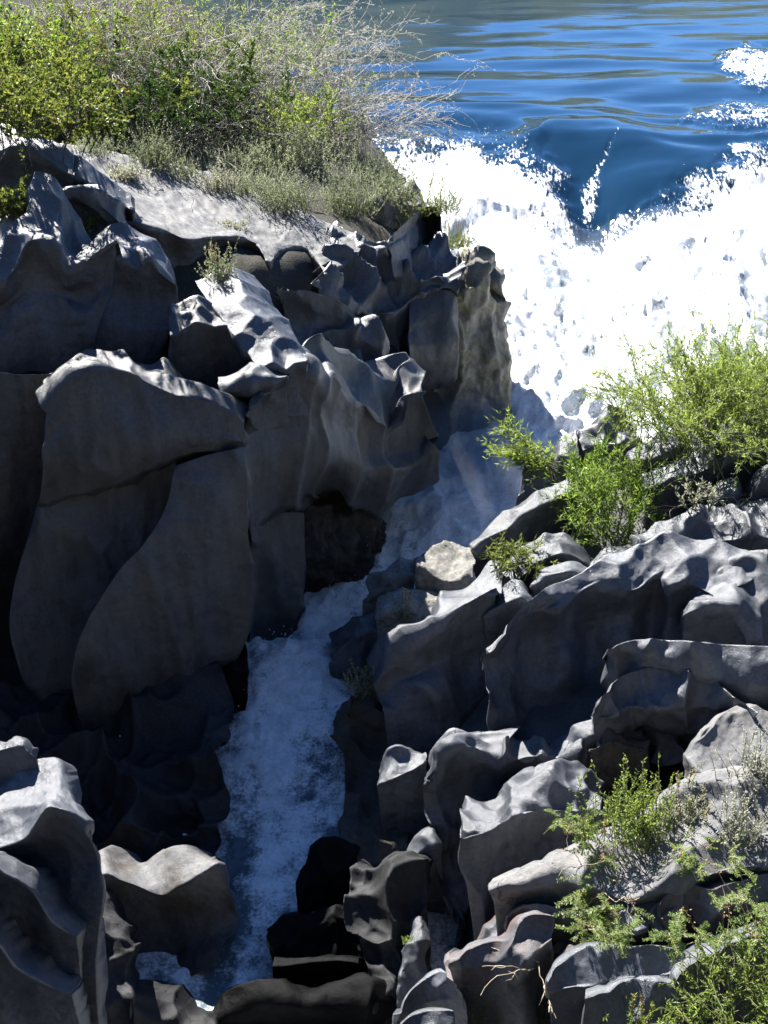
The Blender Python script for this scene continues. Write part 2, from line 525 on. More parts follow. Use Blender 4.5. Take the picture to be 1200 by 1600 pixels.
rock('smooth lit ridge running down towards the camera in the middle of the left bank', 'basalt', [
 ('y', 14.9, 15.4, "305,440 330,430 360,415 385,425 405,440"),
 ('y', 14.3, 14.8, "330,478 355,460 380,450 405,460 430,478"),
 ('y', 13.75, 14.2, "360,518 385,500 410,495 435,500 455,512"),
 ('y', 13.5, 13.85, "383,548 410,535 435,535 455,540 472,552"),
 ('y', 13.2, 13.4, "405,578 430,572 445,582 460,568 478,570"),
 ('f', .15, .15, "405,600 430,600 445,605 462,600 480,600"),
 ('f', .1, .1, "405,650 430,650 445,650 462,650 480,650")], (4,), amp=.022, scale=.4)
rock('grey rock with a lit top and pale vertical streaks on its face', 'cliff', [
 ('y', 14.1, 14.5, "262,478 290,466 315,465 340,475 365,490 392,505"),
 ('y', 13.65, 13.95, "266,525 285,518 305,500 330,510 350,512 385,532"),
 ('f', .05, .05, "262,560 285,560 310,560 330,560 355,560 390,560"),
 ('f', .15, .15, "265,630 290,640 315,645 335,645 360,640 395,625")], (1,), amp=.035, scale=.34, stretch=4)
rock('thin dark ledge of rock with a crack under the streaked rock', 'basalt', [
 ('y', 13.25, 13.45, "340,585 370,580 400,572 430,570 455,578"),
 ('y', 12.85, 13.05, "345,618 370,605 400,598 425,595 448,588"),
 ('f', .15, .15, "350,630 372,618 400,610 425,606 448,600"),
 ('f', .3, .3, "355,690 375,690 400,680 425,670 450,660")], (1,), amp=.03, scale=.4)
rock('peaked grey rock with a long dark front at the left edge of the picture', 'basalt', [
 ('y', 15.4, 15.0, "-250,345 15,335 40,310 60,285 80,278 95,290 115,330 140,365 160,370"),
 ('y', 14.6, 14.45, "-250,395 10,375 30,350 50,342 75,345 95,355 110,390 135,385 165,365"),
 ('y', 13.85, 14.05, "-250,448 8,438 28,410 45,375 65,378 88,395 108,423 140,402 181,375"),
 ('f', .18, .15, "-250,480 8,470 30,450 48,430 68,430 90,440 110,455 140,450 177,420"),
 ('f', 0, 0, "-250,530 8,530 30,520 50,515 70,515 92,515 112,515 135,510 160,490"),
 ('f', 0, 0, "-250,610 8,588 30,585 50,582 70,582 90,585 112,588 125,575 140,550")],
 (2,), amp=.05, scale=.5, stretch=3, name='rock_cliff')
rock('blocky dark rock with a lit shoulder beside the peaked rock', 'basalt', [
 ('y', 15.0, 15.0, "150,368 175,355 200,350 225,370 250,395 270,420"),
 ('y', 14.2, 14.4, "163,400 185,402 215,420 232,405 250,425 274,444"),
 ('f', .1, .1, "160,450 185,455 212,460 235,460 255,465 276,472"),
 ('f', -.1, -.1, "150,510 180,515 210,520 235,520 255,518 270,510"),
 ('f', -.1, -.1, "140,590 170,564 200,572 220,575 245,562 264,532")], (1,), amp=.04, scale=.5, stretch=3)
rock('dark overhanging block with a bright lit wedge on top and a crack below', 'cliff', [
 ('y', 12.95, 13.5, "78,590 115,570 150,556 190,560 225,562 260,553 310,598 362,630"),
 ('y', 12.25, 12.6, "78,640 115,600 150,580 190,578 222,590 275,614 330,626 380,660"),
 ('f', -.1, -.05, "73,690 110,660 150,640 190,635 230,640 280,650 330,660 384,682"),
 ('f', -.22, -.1, "66,740 105,720 150,705 195,695 235,690 280,688 325,685 378,692"),
 ('f', -.15, -.05, "58,787 100,774 150,757 200,742 245,724 285,714 325,706 368,702")], (1,), amp=.05, scale=.6, stretch=3, face=.75, name='rock_cliff')
rock('huge rounded dark bulge of cliff hanging down to the water on the left', 'cliff', [
 ('y', 12.4, 12.6, "275,728 300,720 320,713 340,708 360,703 380,695"),
 ('y', 11.95, 12.35, "245,820 275,810 305,805 335,800 360,800 384,800"),
 ('y', 11.6, 12.3, "178,905 225,895 270,890 315,890 355,890 390,890"),
 ('y', 11.3, 12.2, "120,1000 175,1000 235,1000 290,995 340,985 392,965"),
 ('y', 11.2, 12.1, "110,1060 165,1075 220,1085 270,1070 315,1050 377,1014"),
 ('y', 11.4, 12.2, "130,1142 165,1178 210,1174 262,1144 285,1087 352,1037")], amp=.07, scale=.62, stretch=5, face=.95, name='rock_cliff')
rock('long grey lobe of cliff folded behind the huge dark bulge', 'cliff', [
 ('y', 12.35, 12.55, "66,775 110,765 160,750 215,735 275,718"),
 ('y', 12.1, 12.45, "43,840 90,835 140,830 200,820 265,805"),
 ('y', 11.85, 12.2, "19,930 60,925 100,920 150,915 215,900"),
 ('y', 11.7, 11.9, "17,1000 50,1010 85,1015 120,1015 165,1000"),
 ('y', 11.6, 11.8, "45,1080 70,1095 95,1100 120,1090 155,1070"),
 ('y', 11.8, 12, "80,1122 95,1132 110,1137 125,1132 155,1120")], amp=.06, scale=.5, stretch=5, face=.9, name='rock_cliff')
rock('dark back wall of the cliff at the left edge, below the peaked rock', 'cliff', [
 ('y', 12.8, 12.8, "-260,578 20,582 70,584 125,582"),
 ('y', 12.5, 12.9, "-260,750 20,750 60,750 110,740"),
 ('y', 12.5, 12.9, "-260,850 10,860 40,870 90,870"),
 ('y', 12.9, 13.0, "-260,950 0,950 30,960 90,960"),
 ('y', 12.5, 12.4, "-260,1060 0,1070 40,1080 110,1090"),
 ('y', 12.0, 12.0, "-260,1200 0,1200 50,1200 120,1200")], amp=.07, scale=.6, stretch=3, name='rock_cliff')
rock('small black rock under the dark bulge, just left of the churning water', 'wet', [
 ('y', 12.2, 12.3, "280,1035 320,1015 355,1010 382,995"),
 ('y', 11.95, 12.0, "285,1065 320,1060 355,1058 386,1062"),
 ('y', 11.9, 11.9, "290,1100 325,1105 360,1108 384,1100"),
 ('y', 11.9, 12.1, "290,1150 325,1160 355,1160 375,1140")], amp=.05, scale=.3, jag=.03)
rock('low black shelf in deep shade beneath the overhanging bulge', 'damp_shade', [
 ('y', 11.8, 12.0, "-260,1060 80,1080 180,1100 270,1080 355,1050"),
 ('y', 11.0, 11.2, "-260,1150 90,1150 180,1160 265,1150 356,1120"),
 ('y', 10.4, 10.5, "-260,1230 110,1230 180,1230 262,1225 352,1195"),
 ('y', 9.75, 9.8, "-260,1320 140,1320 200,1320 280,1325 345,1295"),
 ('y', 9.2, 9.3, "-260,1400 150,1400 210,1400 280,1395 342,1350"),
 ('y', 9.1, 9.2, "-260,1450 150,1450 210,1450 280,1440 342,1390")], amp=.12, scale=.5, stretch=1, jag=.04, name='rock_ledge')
rock('tall sculpted grey rock with a broad lit top in the lower left corner', 'basalt', [
 ('y', 8.0, 7.7, "-260,1205 0,1200 40,1190 80,1184 102,1205"),
 ('y', 7.45, 7.3, "-260,1262 0,1258 45,1248 80,1235 118,1245"),
 ('y', 7.05, 7.0, "-260,1330 0,1326 42,1308 75,1262 134,1290"),
 ('f', .3, .12, "-260,1345 0,1340 48,1332 88,1325 148,1322"),
 ('f', .2, 0, "-260,1390 0,1390 50,1390 98,1390 160,1380"),
 ('f', 0, -.1, "-260,1500 0,1500 50,1500 98,1500 152,1490"),
 ('f', 0, -.1, "-260,1690 0,1690 50,1690 98,1690 160,1670")], (2,), amp=.02, scale=.4)
rock('scooped ridge with a bright strip along its rim, in front of the tall corner rock', 'basalt', [
 ('y', 6.78, 6.9, "-260,1328 0,1336 52,1356 95,1413 132,1446"),
 ('y', 6.45, 6.68, "-260,1350 0,1362 46,1388 82,1440 120,1463"),
 ('f', .12, .08, "-260,1375 0,1390 42,1415 80,1464 123,1482"),
 ('f', .2, .1, "-260,1500 0,1510 40,1530 80,1550 128,1560")], (1,), amp=.012, scale=.4)
rock('lowest pale rimmed ledge at the left edge of the bottom corner', 'basalt', [
 ('y', 6.38, 6.6, "-260,1430 0,1446 28,1486 75,1514 114,1538"),
 ('y', 6.05, 6.4, "-260,1452 0,1477 24,1510 70,1537 112,1553"),
 ('f', .08, .05, "-260,1475 0,1500 24,1530 70,1555 116,1568"),
 ('f', .1, 0, "-260,1700 0,1700 30,1700 80,1700 150,1690")], (1,), amp=.012, scale=.4)
rock('small dark rock with a bright rim behind the sculpted corner rock', 'basalt', [
 ('y', 8.0, 7.9, "-260,1172 0,1158 28,1155 46,1168"),
 ('y', 7.8, 7.7, "-260,1185 0,1170 28,1164 53,1182"),
 ('f', 0, 0, "-260,1240 0,1235 30,1230 65,1225")], (1,), amp=.03, scale=.3)
rock('saddle topped rock lit white along its crest, brown below, beside the lower water', 'brown', [
 ('y', 9.0, 9.0, "146,1337 162,1326 190,1342 222,1350 250,1335 275,1324 322,1335"),
 ('y', 8.5, 8.55, "148,1372 168,1366 190,1374 220,1386 252,1399 287,1381 337,1347"),
 ('f', .10, .08, "146,1410 175,1410 205,1412 240,1414 278,1412 318,1397 366,1420"),
 ('f', -.06, -.04, "152,1470 180,1470 210,1475 245,1475 287,1468 328,1455 371,1448"),
 ('f', -.28, -.25, "170,1520 190,1530 215,1535 240,1540 272,1520 304,1500 352,1477"),
 ('f', -.40, -.4, "190,1575 205,1565 220,1570 240,1570 262,1562 287,1535 332,1510")], (1,), amp=.012, scale=.45, rough=.012, sm=3)
rock('dark rock tip with one lit sliver below the saddle topped rock', 'damp_shade', [
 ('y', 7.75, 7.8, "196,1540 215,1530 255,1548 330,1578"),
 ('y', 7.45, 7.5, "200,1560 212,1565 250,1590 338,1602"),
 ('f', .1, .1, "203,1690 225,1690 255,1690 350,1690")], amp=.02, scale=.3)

rock('long lit rock ridge in the upper left corner of the rocks, under the leafy shrubs', 'basalt', [
 ('y', 16.5, 16.3, "-260,205 0,193 40,199 75,215 115,243"),
 ('y', 16.1, 15.95, "-260,250 0,242 30,237 70,252 115,277"),
 ('f', .1, .1, "-260,275 0,275 33,275 72,280 117,300"),
 ('f', .1, .1, "-260,330 0,330 35,330 75,330 120,330")], (1,), amp=.02, scale=.5)
rock('rock with a lit back and dark hollow between the lit ridge and the pale slab', 'basalt', [
 ('y', 16.4, 16.3, "98,238 130,250 165,275 203,305"),
 ('y', 16.0, 15.9, "95,272 130,282 165,302 208,332"),
 ('f', .12, .1, "98,295 130,302 165,320 209,348"),
 ('f', .1, .1, "100,340 130,345 165,355 210,375")], (1,), amp=.025, scale=.45)
rock('small humped rock with a dark hollow beside the peaked rock', 'basalt', [
 ('y', 15.8, 15.7, "90,293 120,283 150,290 182,318 203,345"),
 ('y', 15.55, 15.45, "93,313 120,302 150,317 184,345 207,368"),
 ('f', .1, .1, "96,330 120,325 150,335 185,360 208,382"),
 ('f', .1, .1, "96,375 120,375 150,380 186,395 210,410")], (1,), amp=.04, scale=.3)

rock('dark rock in shade filling the gap between the corner rock and the saddle topped rock', 'damp_shade', [
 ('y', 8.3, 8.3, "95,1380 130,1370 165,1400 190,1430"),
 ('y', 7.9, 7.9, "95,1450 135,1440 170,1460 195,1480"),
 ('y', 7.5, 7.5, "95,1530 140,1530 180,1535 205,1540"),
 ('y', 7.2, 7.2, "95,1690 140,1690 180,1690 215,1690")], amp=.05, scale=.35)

rock('low grey rock among the sage at the edge of the falls', 'pale', [
 ('y', 20.6, 21.0, "555,325 590,300 625,290 655,300"),
 ('y', 20.1, 20.5, "552,345 590,330 625,318 660,322"),
 ('f', .05, .05, "555,375 590,362 625,350 662,350")], (1,), amp=.06, scale=.4)

# ---- right bank, gorge side
rock('dark gorge wall with a rough lit top at the right edge of the narrow water', 'rough', [
 ('y', 11.7, 11.4, "538,1085 555,1076 575,1068 590,1068 602,1080"),
 ('y', 11.2, 10.9, "526,1112 540,1108 560,1114 580,1106 607,1120"),
 ('f', -.25, -.1, "530,1160 545,1160 565,1165 590,1165 617,1165"),
 ('f', -.8, -.6, "541,1220 555,1225 575,1230 595,1230 622,1230"),
 ('f', -1.4, -1.2, "530,1290 550,1290 570,1290 595,1290 630,1290"),
 ('f', -2.0, -1.7, "535,1360 550,1370 575,1370 600,1370 645,1370"),
 ('f', -2.3, -2.0, "545,1450 560,1450 580,1450 605,1450 650,1450")], (1,), amp=.07, scale=.4, jag=.05, name='rock_cliff')
rock('rounded dark grey rock at the waterline under the pale broken rocks', 'basalt', [
 ('y', 13.0, 12.8, "528,1000 560,963 600,942 627,932"),
 ('y', 12.5, 12.4, "516,1030 550,1002 590,987 622,985"),
 ('f', -.05, 0, "514,1048 545,1052 580,1057 622,1062"),
 ('f', .1, .1, "525,1090 550,1100 590,1105 622,1110")], (1,), amp=.06, scale=.4, jag=.03)
rock('grey broken rock leaning over the water at the left end of the pale rocks', 'lichen', [
 ('y', 13.6, 13.6, "573,905 600,885 630,872 650,878"),
 ('y', 13.0, 13.0, "567,938 595,917 625,906 648,902"),
 ('f', .05, .05, "567,967 590,967 620,962 642,957"),
 ('f', .15, .15, "570,1000 590,1000 620,1000 642,1000")], (1,), amp=.03, scale=.33, jag=.065)
rock('pale cracked rock in full sun next to the blue white water', 'lichen', [
 ('y', 13.6, 13.4, "648,870 675,854 710,849 745,853"),
 ('y', 12.9, 12.7, "648,888 670,896 700,906 740,902"),
 ('f', .0, 0, "650,925 675,930 700,935 738,930"),
 ('f', .1, .1, "650,960 675,965 700,965 738,960")], (1,), amp=.03, scale=.33, jag=.065)
rock('pale layered rock with weeds growing on it, below the cracked rock', 'lichen', [
 ('y', 12.7, 12.7, "588,947 620,925 655,916 695,928"),
 ('y', 12.2, 12.2, "586,967 615,957 650,957 696,955"),
 ('f', 0, 0, "590,990 615,992 645,987 690,977"),
 ('f', .1, .1, "590,1030 615,1030 645,1025 690,1010")], (1,), amp=.03, scale=.33, jag=.065)
rock('small pale chunk wedged below the layered rock', 'lichen', [
 ('y', 12.3, 12.2, "600,997 615,980 630,975 650,985"),
 ('y', 11.95, 11.9, "600,1012 615,1003 632,1000 650,1003"),
 ('f', 0, 0, "604,1050 618,1050 634,1050 650,1045")], (1,), amp=.03, scale=.2, jag=.05)
rock('big dark rock face with a bright slanting crest above the gorge', 'basalt', [
 ('y', 11.5, 12.2, "600,1030 625,995 660,968 695,943 725,923 755,903 790,898"),
 ('y', 10.9, 11.4, "582,1070 615,1038 650,1005 690,977 715,951 745,931 777,916"),
 ('f', 0, .1, "590,1087 625,1062 660,1042 695,1022 722,1010 748,1000 772,990"),
 ('f', -.2, -.1, "600,1110 640,1110 675,1100 705,1090 730,1080 752,1070 767,1060"),
 ('f', -.3, -.2, "605,1150 645,1160 685,1160 715,1150 740,1140 757,1130 767,1120"),
 ('f', -.4, -.3, "615,1250 650,1250 690,1250 720,1250 745,1240 765,1220 777,1210")], (1,), amp=.08, scale=.6, name='rock_cliff')
rock('small lit stone standing on the crest between the big dark rocks', 'basalt', [
 ('y', 11.8, 11.8, "773,935 785,914 800,907 818,911 830,930"),
 ('y', 11.4, 11.4, "756,966 770,952 788,942 810,937 829,947"),
 ('f', .05, .05, "758,1000 775,1000 795,992 812,985 831,980"),
 ('f', .1, .1, "760,1030 775,1030 795,1025 812,1020 831,1010")], (1,), amp=.02, scale=.3)
rock('arched grey rock just below the small willow', 'basalt', [
 ('y', 12.5, 12.9, "763,907 790,875 815,850 845,836 880,835 905,850 927,878"),
 ('y', 12.0, 12.4, "774,917 805,907 835,882 860,867 885,863 908,873 929,897"),
 ('f', .12, .12, "785,940 815,930 845,915 865,905 890,900 910,905 930,917"),
 ('f', .1, .1, "785,970 815,965 845,955 865,945 890,940 910,940 930,945")], (1,), amp=.03, scale=.4)
rock('low dark stone nested under the arched rock', 'basalt', [
 ('y', 12.0, 12.1, "832,907 855,886 885,878 913,890"),
 ('y', 11.7, 11.8, "833,917 860,902 890,896 922,906"),
 ('f', .05, .05, "835,960 860,955 890,945 922,940")], (1,), amp=.02, scale=.3)
rock('black curved rock with a thin bright rim left of the small willow', 'basalt', [
 ('y', 13.5, 14.1, "738,852 760,826 790,804 825,779 855,763 892,743"),
 ('y', 13.15, 13.75, "743,862 768,838 800,820 835,797 860,785 897,765"),
 ('f', .1, .1, "738,882 770,867 805,847 838,827 865,815 897,800"),
 ('f', .15, .15, "750,915 775,910 810,900 840,885 870,870 897,860")], (1,), amp=.025, scale=.4)
rock('large grey rock with wavy lit crest and deep dark front, middle of right bank', 'basalt', [
 ('z', 2.7, 3.0, "770,990 800,965 830,935 860,915 895,900 930,880 965,862 1000,855 1040,845 1085,845 1130,850 1180,860"),
 ('z', 2.64, 2.92, "762,995 795,975 825,948 860,932 905,915 945,900 980,890 1015,880 1045,875 1085,878 1130,885 1180,895"),
 ('z', 2.5, 2.75, "754,1002 786,988 812,968 835,957 873,950 918,926 960,922 996,921 1026,904 1045,915 1075,911 1110,930"),
 ('f', .18, .18, "756,1030 788,1015 815,1000 840,995 875,985 915,965 955,955 990,955 1020,950 1045,955 1075,955 1108,960"),
 ('f', .05, .05, "758,1075 790,1070 820,1060 850,1055 885,1045 915,1030 950,1020 985,1010 1015,1005 1045,1000 1075,1000 1105,1000"),
 ('f', -.15, -.1, "760,1120 795,1120 830,1120 860,1115 895,1105 925,1090 955,1075 985,1060 1015,1050 1045,1045 1075,1040 1105,1035"),
 ('f', -.2, -.1, "765,1190 800,1190 835,1190 870,1185 900,1175 930,1160 960,1140 990,1120 1015,1110 1045,1100 1075,1100 1105,1100")],
 (2,), amp=.04, scale=.45, name='rock_cliff')
rock('grey boulder with a lit back and blocky dark front at the right edge', 'basalt', [
 ('y', 11.3, 11.2, "1083,942 1110,905 1140,878 1165,868 1190,868 1440,868"),
 ('y', 10.7, 10.5, "1070,960 1095,952 1118,947 1140,952 1165,987 1440,992"),
 ('f', .08, .05, "1067,985 1095,985 1120,985 1140,987 1165,1002 1440,1010"),
 ('f', .05, .05, "1066,1040 1095,1040 1120,1040 1140,1040 1165,1045 1440,1050")], (1,), amp=.05, scale=.35)
rock('scalloped grey rock in sun at the right edge, below the dry twigs', 'basalt', [
 ('y', 12.8, 12.5, "1003,852 1040,813 1070,797 1110,803 1150,798 1440,782"),
 ('y', 12.1, 12.0, "998,864 1035,850 1065,838 1100,847 1150,842 1440,832"),
 ('f', .1, .1, "1000,890 1035,885 1065,875 1100,880 1150,880 1440,880")], (1,), amp=.06, scale=.33)
rock('small dark stone between the arched rock and the scalloped rock', 'basalt', [
 ('y', 12.5, 12.6, "925,880 945,858 965,852 990,858"),
 ('y', 12.15, 12.2, "928,895 948,875 968,868 995,872"),
 ('f', .1, .1, "930,925 950,920 970,910 997,905")], (1,), amp=.02, scale=.2)
rock('flat grey stone lying beside the small dark stone under the willow', 'basalt', [
 ('y', 12.4, 12.5, "955,882 985,860 1010,850 1030,848"),
 ('y', 12.05, 12.1, "960,896 985,882 1012,872 1035,868"),
 ('f', .1, .1, "960,925 985,920 1012,910 1035,905")], (1,), amp=.02, scale=.25)
rock('tilted rock with a lit top and black front below the big willow', 'basalt', [
 ('y', 14.7, 14.7, "982,712 1005,694 1030,674 1056,669 1074,690"),
 ('y', 14.2, 14.2, "988,720 1010,715 1035,714 1054,707 1077,702"),
 ('f', .1, .1, "985,760 1010,765 1035,760 1057,745 1080,735"),
 ('f', .1, .1, "985,800 1010,800 1035,800 1057,790 1080,780")], (1,), amp=.03, scale=.35)
rock('ridged rock with a lit flank and deep dark hollow, right of the small willow', 'basalt', [
 ('y', 14.2, 14.2, "1012,757 1045,735 1075,705 1095,688 1124,668"),
 ('y', 13.5, 13.5, "1010,762 1040,750 1070,742 1097,735 1124,718"),
 ('f', .15, .15, "1010,800 1040,805 1070,800 1092,790 1114,770"),
 ('f', .1, .1, "1010,850 1040,850 1070,845 1092,840 1114,830")], (1,), amp=.04, scale=.35)
rock('long dark fronted rock under the big willow at the right edge', 'basalt', [
 ('y', 14.2, 14.0, "1092,727 1120,698 1150,686 1180,687 1440,688"),
 ('y', 13.6, 13.5, "1090,742 1120,727 1150,717 1180,708 1440,703"),
 ('f', .1, .1, "1090,760 1120,757 1150,752 1180,747 1440,747"),
 ('f', .15, .15, "1092,800 1120,800 1150,800 1180,800 1440,800")], (1,), amp=.03, scale=.35)
rock('round dark stone half hidden behind the dry twigs', 'basalt', [
 ('y', 13.3, 13.3, "1108,780 1118,758 1135,750 1152,755 1163,778"),
 ('y', 13.0, 13.0, "1106,792 1120,780 1137,775 1153,778 1165,790"),
 ('f', .05, .05, "1108,830 1120,830 1137,830 1153,830 1165,830")], (1,), amp=.02, scale=.3)
rock('low grey rock with a rounded lit top at the right edge above the scalloped rock', 'basalt', [
 ('y', 13.0, 12.9, "1117,797 1150,781 1180,779 1440,776"),
 ('y', 12.6, 12.5, "1115,807 1150,806 1180,814 1440,810"),
 ('f', .1, .1, "1118,850 1150,850 1180,850 1440,850")], (1,), amp=.03, scale=.3)
rock('leaning grey rock below the right edge twigs with a narrow lit face', 'basalt', [
 ('y', 13.4, 13.2, "1165,790 1175,750 1195,725 1440,715"),
 ('y', 13.1, 12.9, "1163,800 1178,770 1200,745 1440,738"),
 ('f', .1, .1, "1165,840 1180,830 1200,825 1440,820")], (1,), amp=.03, scale=.3)
rock('dark peaked rock at the foot of the white falls, behind the small willow', 'basalt', [
 ('y', 15.5, 15.5, "888,690 915,664 945,643 967,643 990,660"),
 ('y', 14.9, 14.9, "878,722 910,702 940,692 967,692 1004,692"),
 ('y', 14.9, 14.9, "873,800 910,800 940,790 970,790 1004,790")], (1,), amp=.05, scale=.3, jag=.03)
rock('black upright rock left of the small willow, above the spray', 'basalt', [
 ('y', 14.6, 14.6, "815,745 825,719 840,714 858,735"),
 ('y', 14.3, 14.3, "808,778 825,772 840,767 862,772"),
 ('y', 14.4, 14.4, "795,830 820,830 840,830 864,830")], amp=.03, scale=.3, jag=.02)
rock('blue grey slanting rock face between the upright rock and the peaked rock', 'basalt', [
 ('y', 15.2, 15.2, "858,730 868,700 880,682 900,680"),
 ('y', 14.7, 14.8, "856,755 870,725 885,705 905,700"),
 ('y', 14.6, 14.7, "858,800 872,800 888,790 908,780")], amp=.03, scale=.3)
rock('broad grey slab sloping in from the right edge, lit on top', 'basalt', [
 ('z', 2.9, 3.25, "950,1012 985,1001 1040,999 1090,1004 1140,1007 1440,1010"),
 ('z', 2.8, 3.1, "950,1016 985,1018 1040,1025 1090,1030 1140,1035 1440,1050"),
 ('z', 2.65, 2.9, "946,1023 985,1034 1030,1047 1080,1052 1140,1067 1440,1090"),
 ('f', .08, .05, "950,1042 990,1062 1035,1077 1085,1082 1140,1102 1440,1120"),
 ('f', .1, .1, "950,1090 990,1100 1035,1110 1085,1110 1140,1130 1440,1150")], (2,), amp=.045, scale=.34, name='rock_slab')
rock('arched grey rock with two dark hollows under the broad right hand slab', 'basalt', [
 ('z', 2.6, 2.9, "938,1097 965,1066 1000,1046 1050,1045 1100,1055 1140,1080 1187,1112"),
 ('z', 2.35, 2.55, "926,1130 958,1122 985,1106 1030,1113 1070,1106 1112,1113 1180,1130"),
 ('f', .2, .2, "928,1142 960,1147 990,1142 1035,1142 1075,1142 1115,1142 1178,1150"),
 ('f', .05, .05, "930,1190 960,1190 990,1190 1035,1190 1075,1190 1115,1190 1180,1200")], (1,), amp=.07, scale=.34)
rock('pale flat block in the sun behind the grass tuft at the right', 'pale', [
 ('z', 2.8, 2.8, "1098,1142 1130,1115 1160,1100 1190,1108 1440,1108"),
 ('z', 2.65, 2.65, "1072,1182 1092,1207 1122,1217 1160,1207 1440,1192"),
 ('f', .02, .02, "1075,1215 1095,1232 1124,1240 1162,1235 1440,1225"),
 ('f', .1, .1, "1075,1260 1095,1270 1124,1270 1162,1270 1440,1260")], (1,), amp=.02, scale=.4, rough=.02, name='rock_slab')
rock('small rough rock left of the grass tuft', 'rough', [
 ('y', 9.5, 9.5, "925,1152 955,1134 985,1137 1012,1155"),
 ('y', 9.2, 9.2, "924,1172 955,1158 985,1166 1014,1172"),
 ('f', .02, .02, "928,1205 955,1212 985,1212 1014,1202"),
 ('f', .1, .1, "928,1250 955,1250 985,1250 1014,1250")], (1,), amp=.03, scale=.2, jag=.06)
rock('lit wedge of rock leaning on the small rough rock', 'basalt', [
 ('y', 9.6, 9.6, "875,1165 905,1135 930,1127 945,1137"),
 ('y', 9.4, 9.4, "888,1175 908,1160 925,1150 938,1150"),
 ('f', .0, .0, "895,1215 912,1215 928,1215 940,1215")], (1,), amp=.02, scale=.2)
rock('upright grey fin with a scooped hollow and a bright left edge above the lower gorge', 'basalt', [
 ('y', 9.7, 9.8, "670,1190 690,1150 705,1131 735,1131 765,1144 798,1168 850,1149 893,1160"),
 ('y', 9.25, 9.35, "661,1227 688,1192 715,1167 745,1167 770,1187 798,1187 850,1180 904,1192"),
 ('f', .05, .05, "663,1257 690,1252 720,1237 745,1237 772,1227 800,1222 850,1217 904,1222"),
 ('f', -.1, 0, "674,1300 695,1310 720,1310 750,1300 780,1280 810,1260 850,1250 904,1250"),
 ('f', -.4, -.2, "689,1370 705,1390 730,1390 760,1380 790,1350 820,1320 850,1300 904,1290"),
 ('f', -.75, -.3, "704,1450 720,1470 745,1470 775,1450 800,1400 830,1370 860,1350 904,1340"),
 ('f', -1.2, -.5, "718,1520 735,1530 755,1530 785,1510 805,1470 835,1430 865,1410 904,1400")], (1,), amp=.08, scale=.36, name='boulder')
rock('dark block with a small bright jagged top above the lower gorge', 'basalt', [
 ('y', 10.0, 10.0, "598,1202 618,1171 640,1178 667,1174"),
 ('y', 9.7, 9.7, "589,1228 612,1216 636,1206 666,1186"),
 ('f', 0, 0, "594,1270 615,1270 640,1270 670,1270"),
 ('f', -.1, -.1, "600,1360 620,1365 645,1370 685,1370")], (1,), amp=.03, scale=.3, jag=.025)
rock('small lit lump of rock under the upright fin', 'basalt', [
 ('y', 9.15, 9.15, "637,1332 655,1304 672,1296 688,1310"),
 ('y', 8.95, 8.95, "638,1344 655,1332 672,1324 690,1327"),
 ('f', 0, 0, "645,1440 660,1440 675,1440 695,1440")], (1,), amp=.02, scale=.2)
rock('dim grey rock face deep in the lower gorge', 'damp_shade', [  # sunlit here; its shade is put into the dark colour
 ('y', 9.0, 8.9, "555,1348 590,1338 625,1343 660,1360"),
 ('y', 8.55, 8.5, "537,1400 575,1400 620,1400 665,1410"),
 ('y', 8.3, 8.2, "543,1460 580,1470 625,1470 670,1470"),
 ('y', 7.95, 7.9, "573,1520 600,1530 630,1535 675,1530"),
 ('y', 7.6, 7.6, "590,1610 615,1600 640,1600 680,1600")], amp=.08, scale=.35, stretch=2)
rock('thin fin of rock with a sunlit edge holding a tiny green plant', 'basalt', [
 ('y', 8.3, 8.3, "645,1440 652,1432 660,1430 670,1440"),
 ('y', 7.95, 7.95, "630,1490 640,1478 652,1475 668,1490"),
 ('y', 7.75, 7.75, "620,1525 628,1520 640,1522 668,1530"),
 ('y', 7.5, 7.5, "622,1610 632,1600 645,1600 675,1600")], amp=.02, scale=.2, jag=.02)
rock('grey boulder with a dished top and a lit left flank', 'basalt', [
 ('y', 8.7, 9.0, "727,1270 770,1249 800,1231 830,1194 880,1191 934,1220"),
 ('y', 8.3, 8.6, "721,1290 765,1275 800,1255 840,1228 885,1225 939,1242"),
 ('y', 8.1, 8.25, "719,1312 755,1302 790,1282 830,1268 880,1267 939,1264"),
 ('f', 0, 0, "719,1345 755,1340 790,1330 835,1315 880,1310 939,1300"),
 ('f', -.1, -.05, "730,1395 760,1395 795,1385 835,1365 880,1355 939,1340"),
 ('f', -.2, -.1, "740,1480 765,1480 800,1470 840,1450 880,1430 939,1410")], (2,), amp=.06, scale=.35)
rock('wide lit slab with a sharp left tip in the lower right, under the fern like plants', 'pale', [
 ('z', 2.5, 3.6, "766,1378 815,1359 860,1334 910,1311 965,1289 1020,1261 1080,1239 1440,1190"),
 ('z', 2.5, 3.55, "766,1390 820,1372 870,1355 920,1345 975,1330 1035,1315 1100,1300 1440,1270"),
 ('z', 2.42, 3.45, "771,1404 825,1390 880,1380 930,1390 980,1407 1040,1387 1090,1372 1440,1350"),
 ('f', .1, .1, "775,1440 830,1425 885,1415 935,1420 985,1430 1045,1415 1095,1400 1440,1385"),
 ('f', .05, .05, "778,1520 835,1500 890,1490 940,1485 990,1485 1050,1475 1100,1460 1440,1440")], (2,), amp=.05, scale=.45, name='rock_slab')
rock('small lit rock tucked under the left tip of the wide slab', 'basalt', [
 ('z', 2.4, 2.6, "790,1432 815,1415 850,1413 885,1420 912,1432"),
 ('z', 2.3, 2.5, "790,1444 815,1434 850,1435 885,1440 912,1447"),
 ('f', .05, .05, "792,1500 815,1500 850,1500 885,1500 912,1500")], (1,), amp=.03, scale=.25)
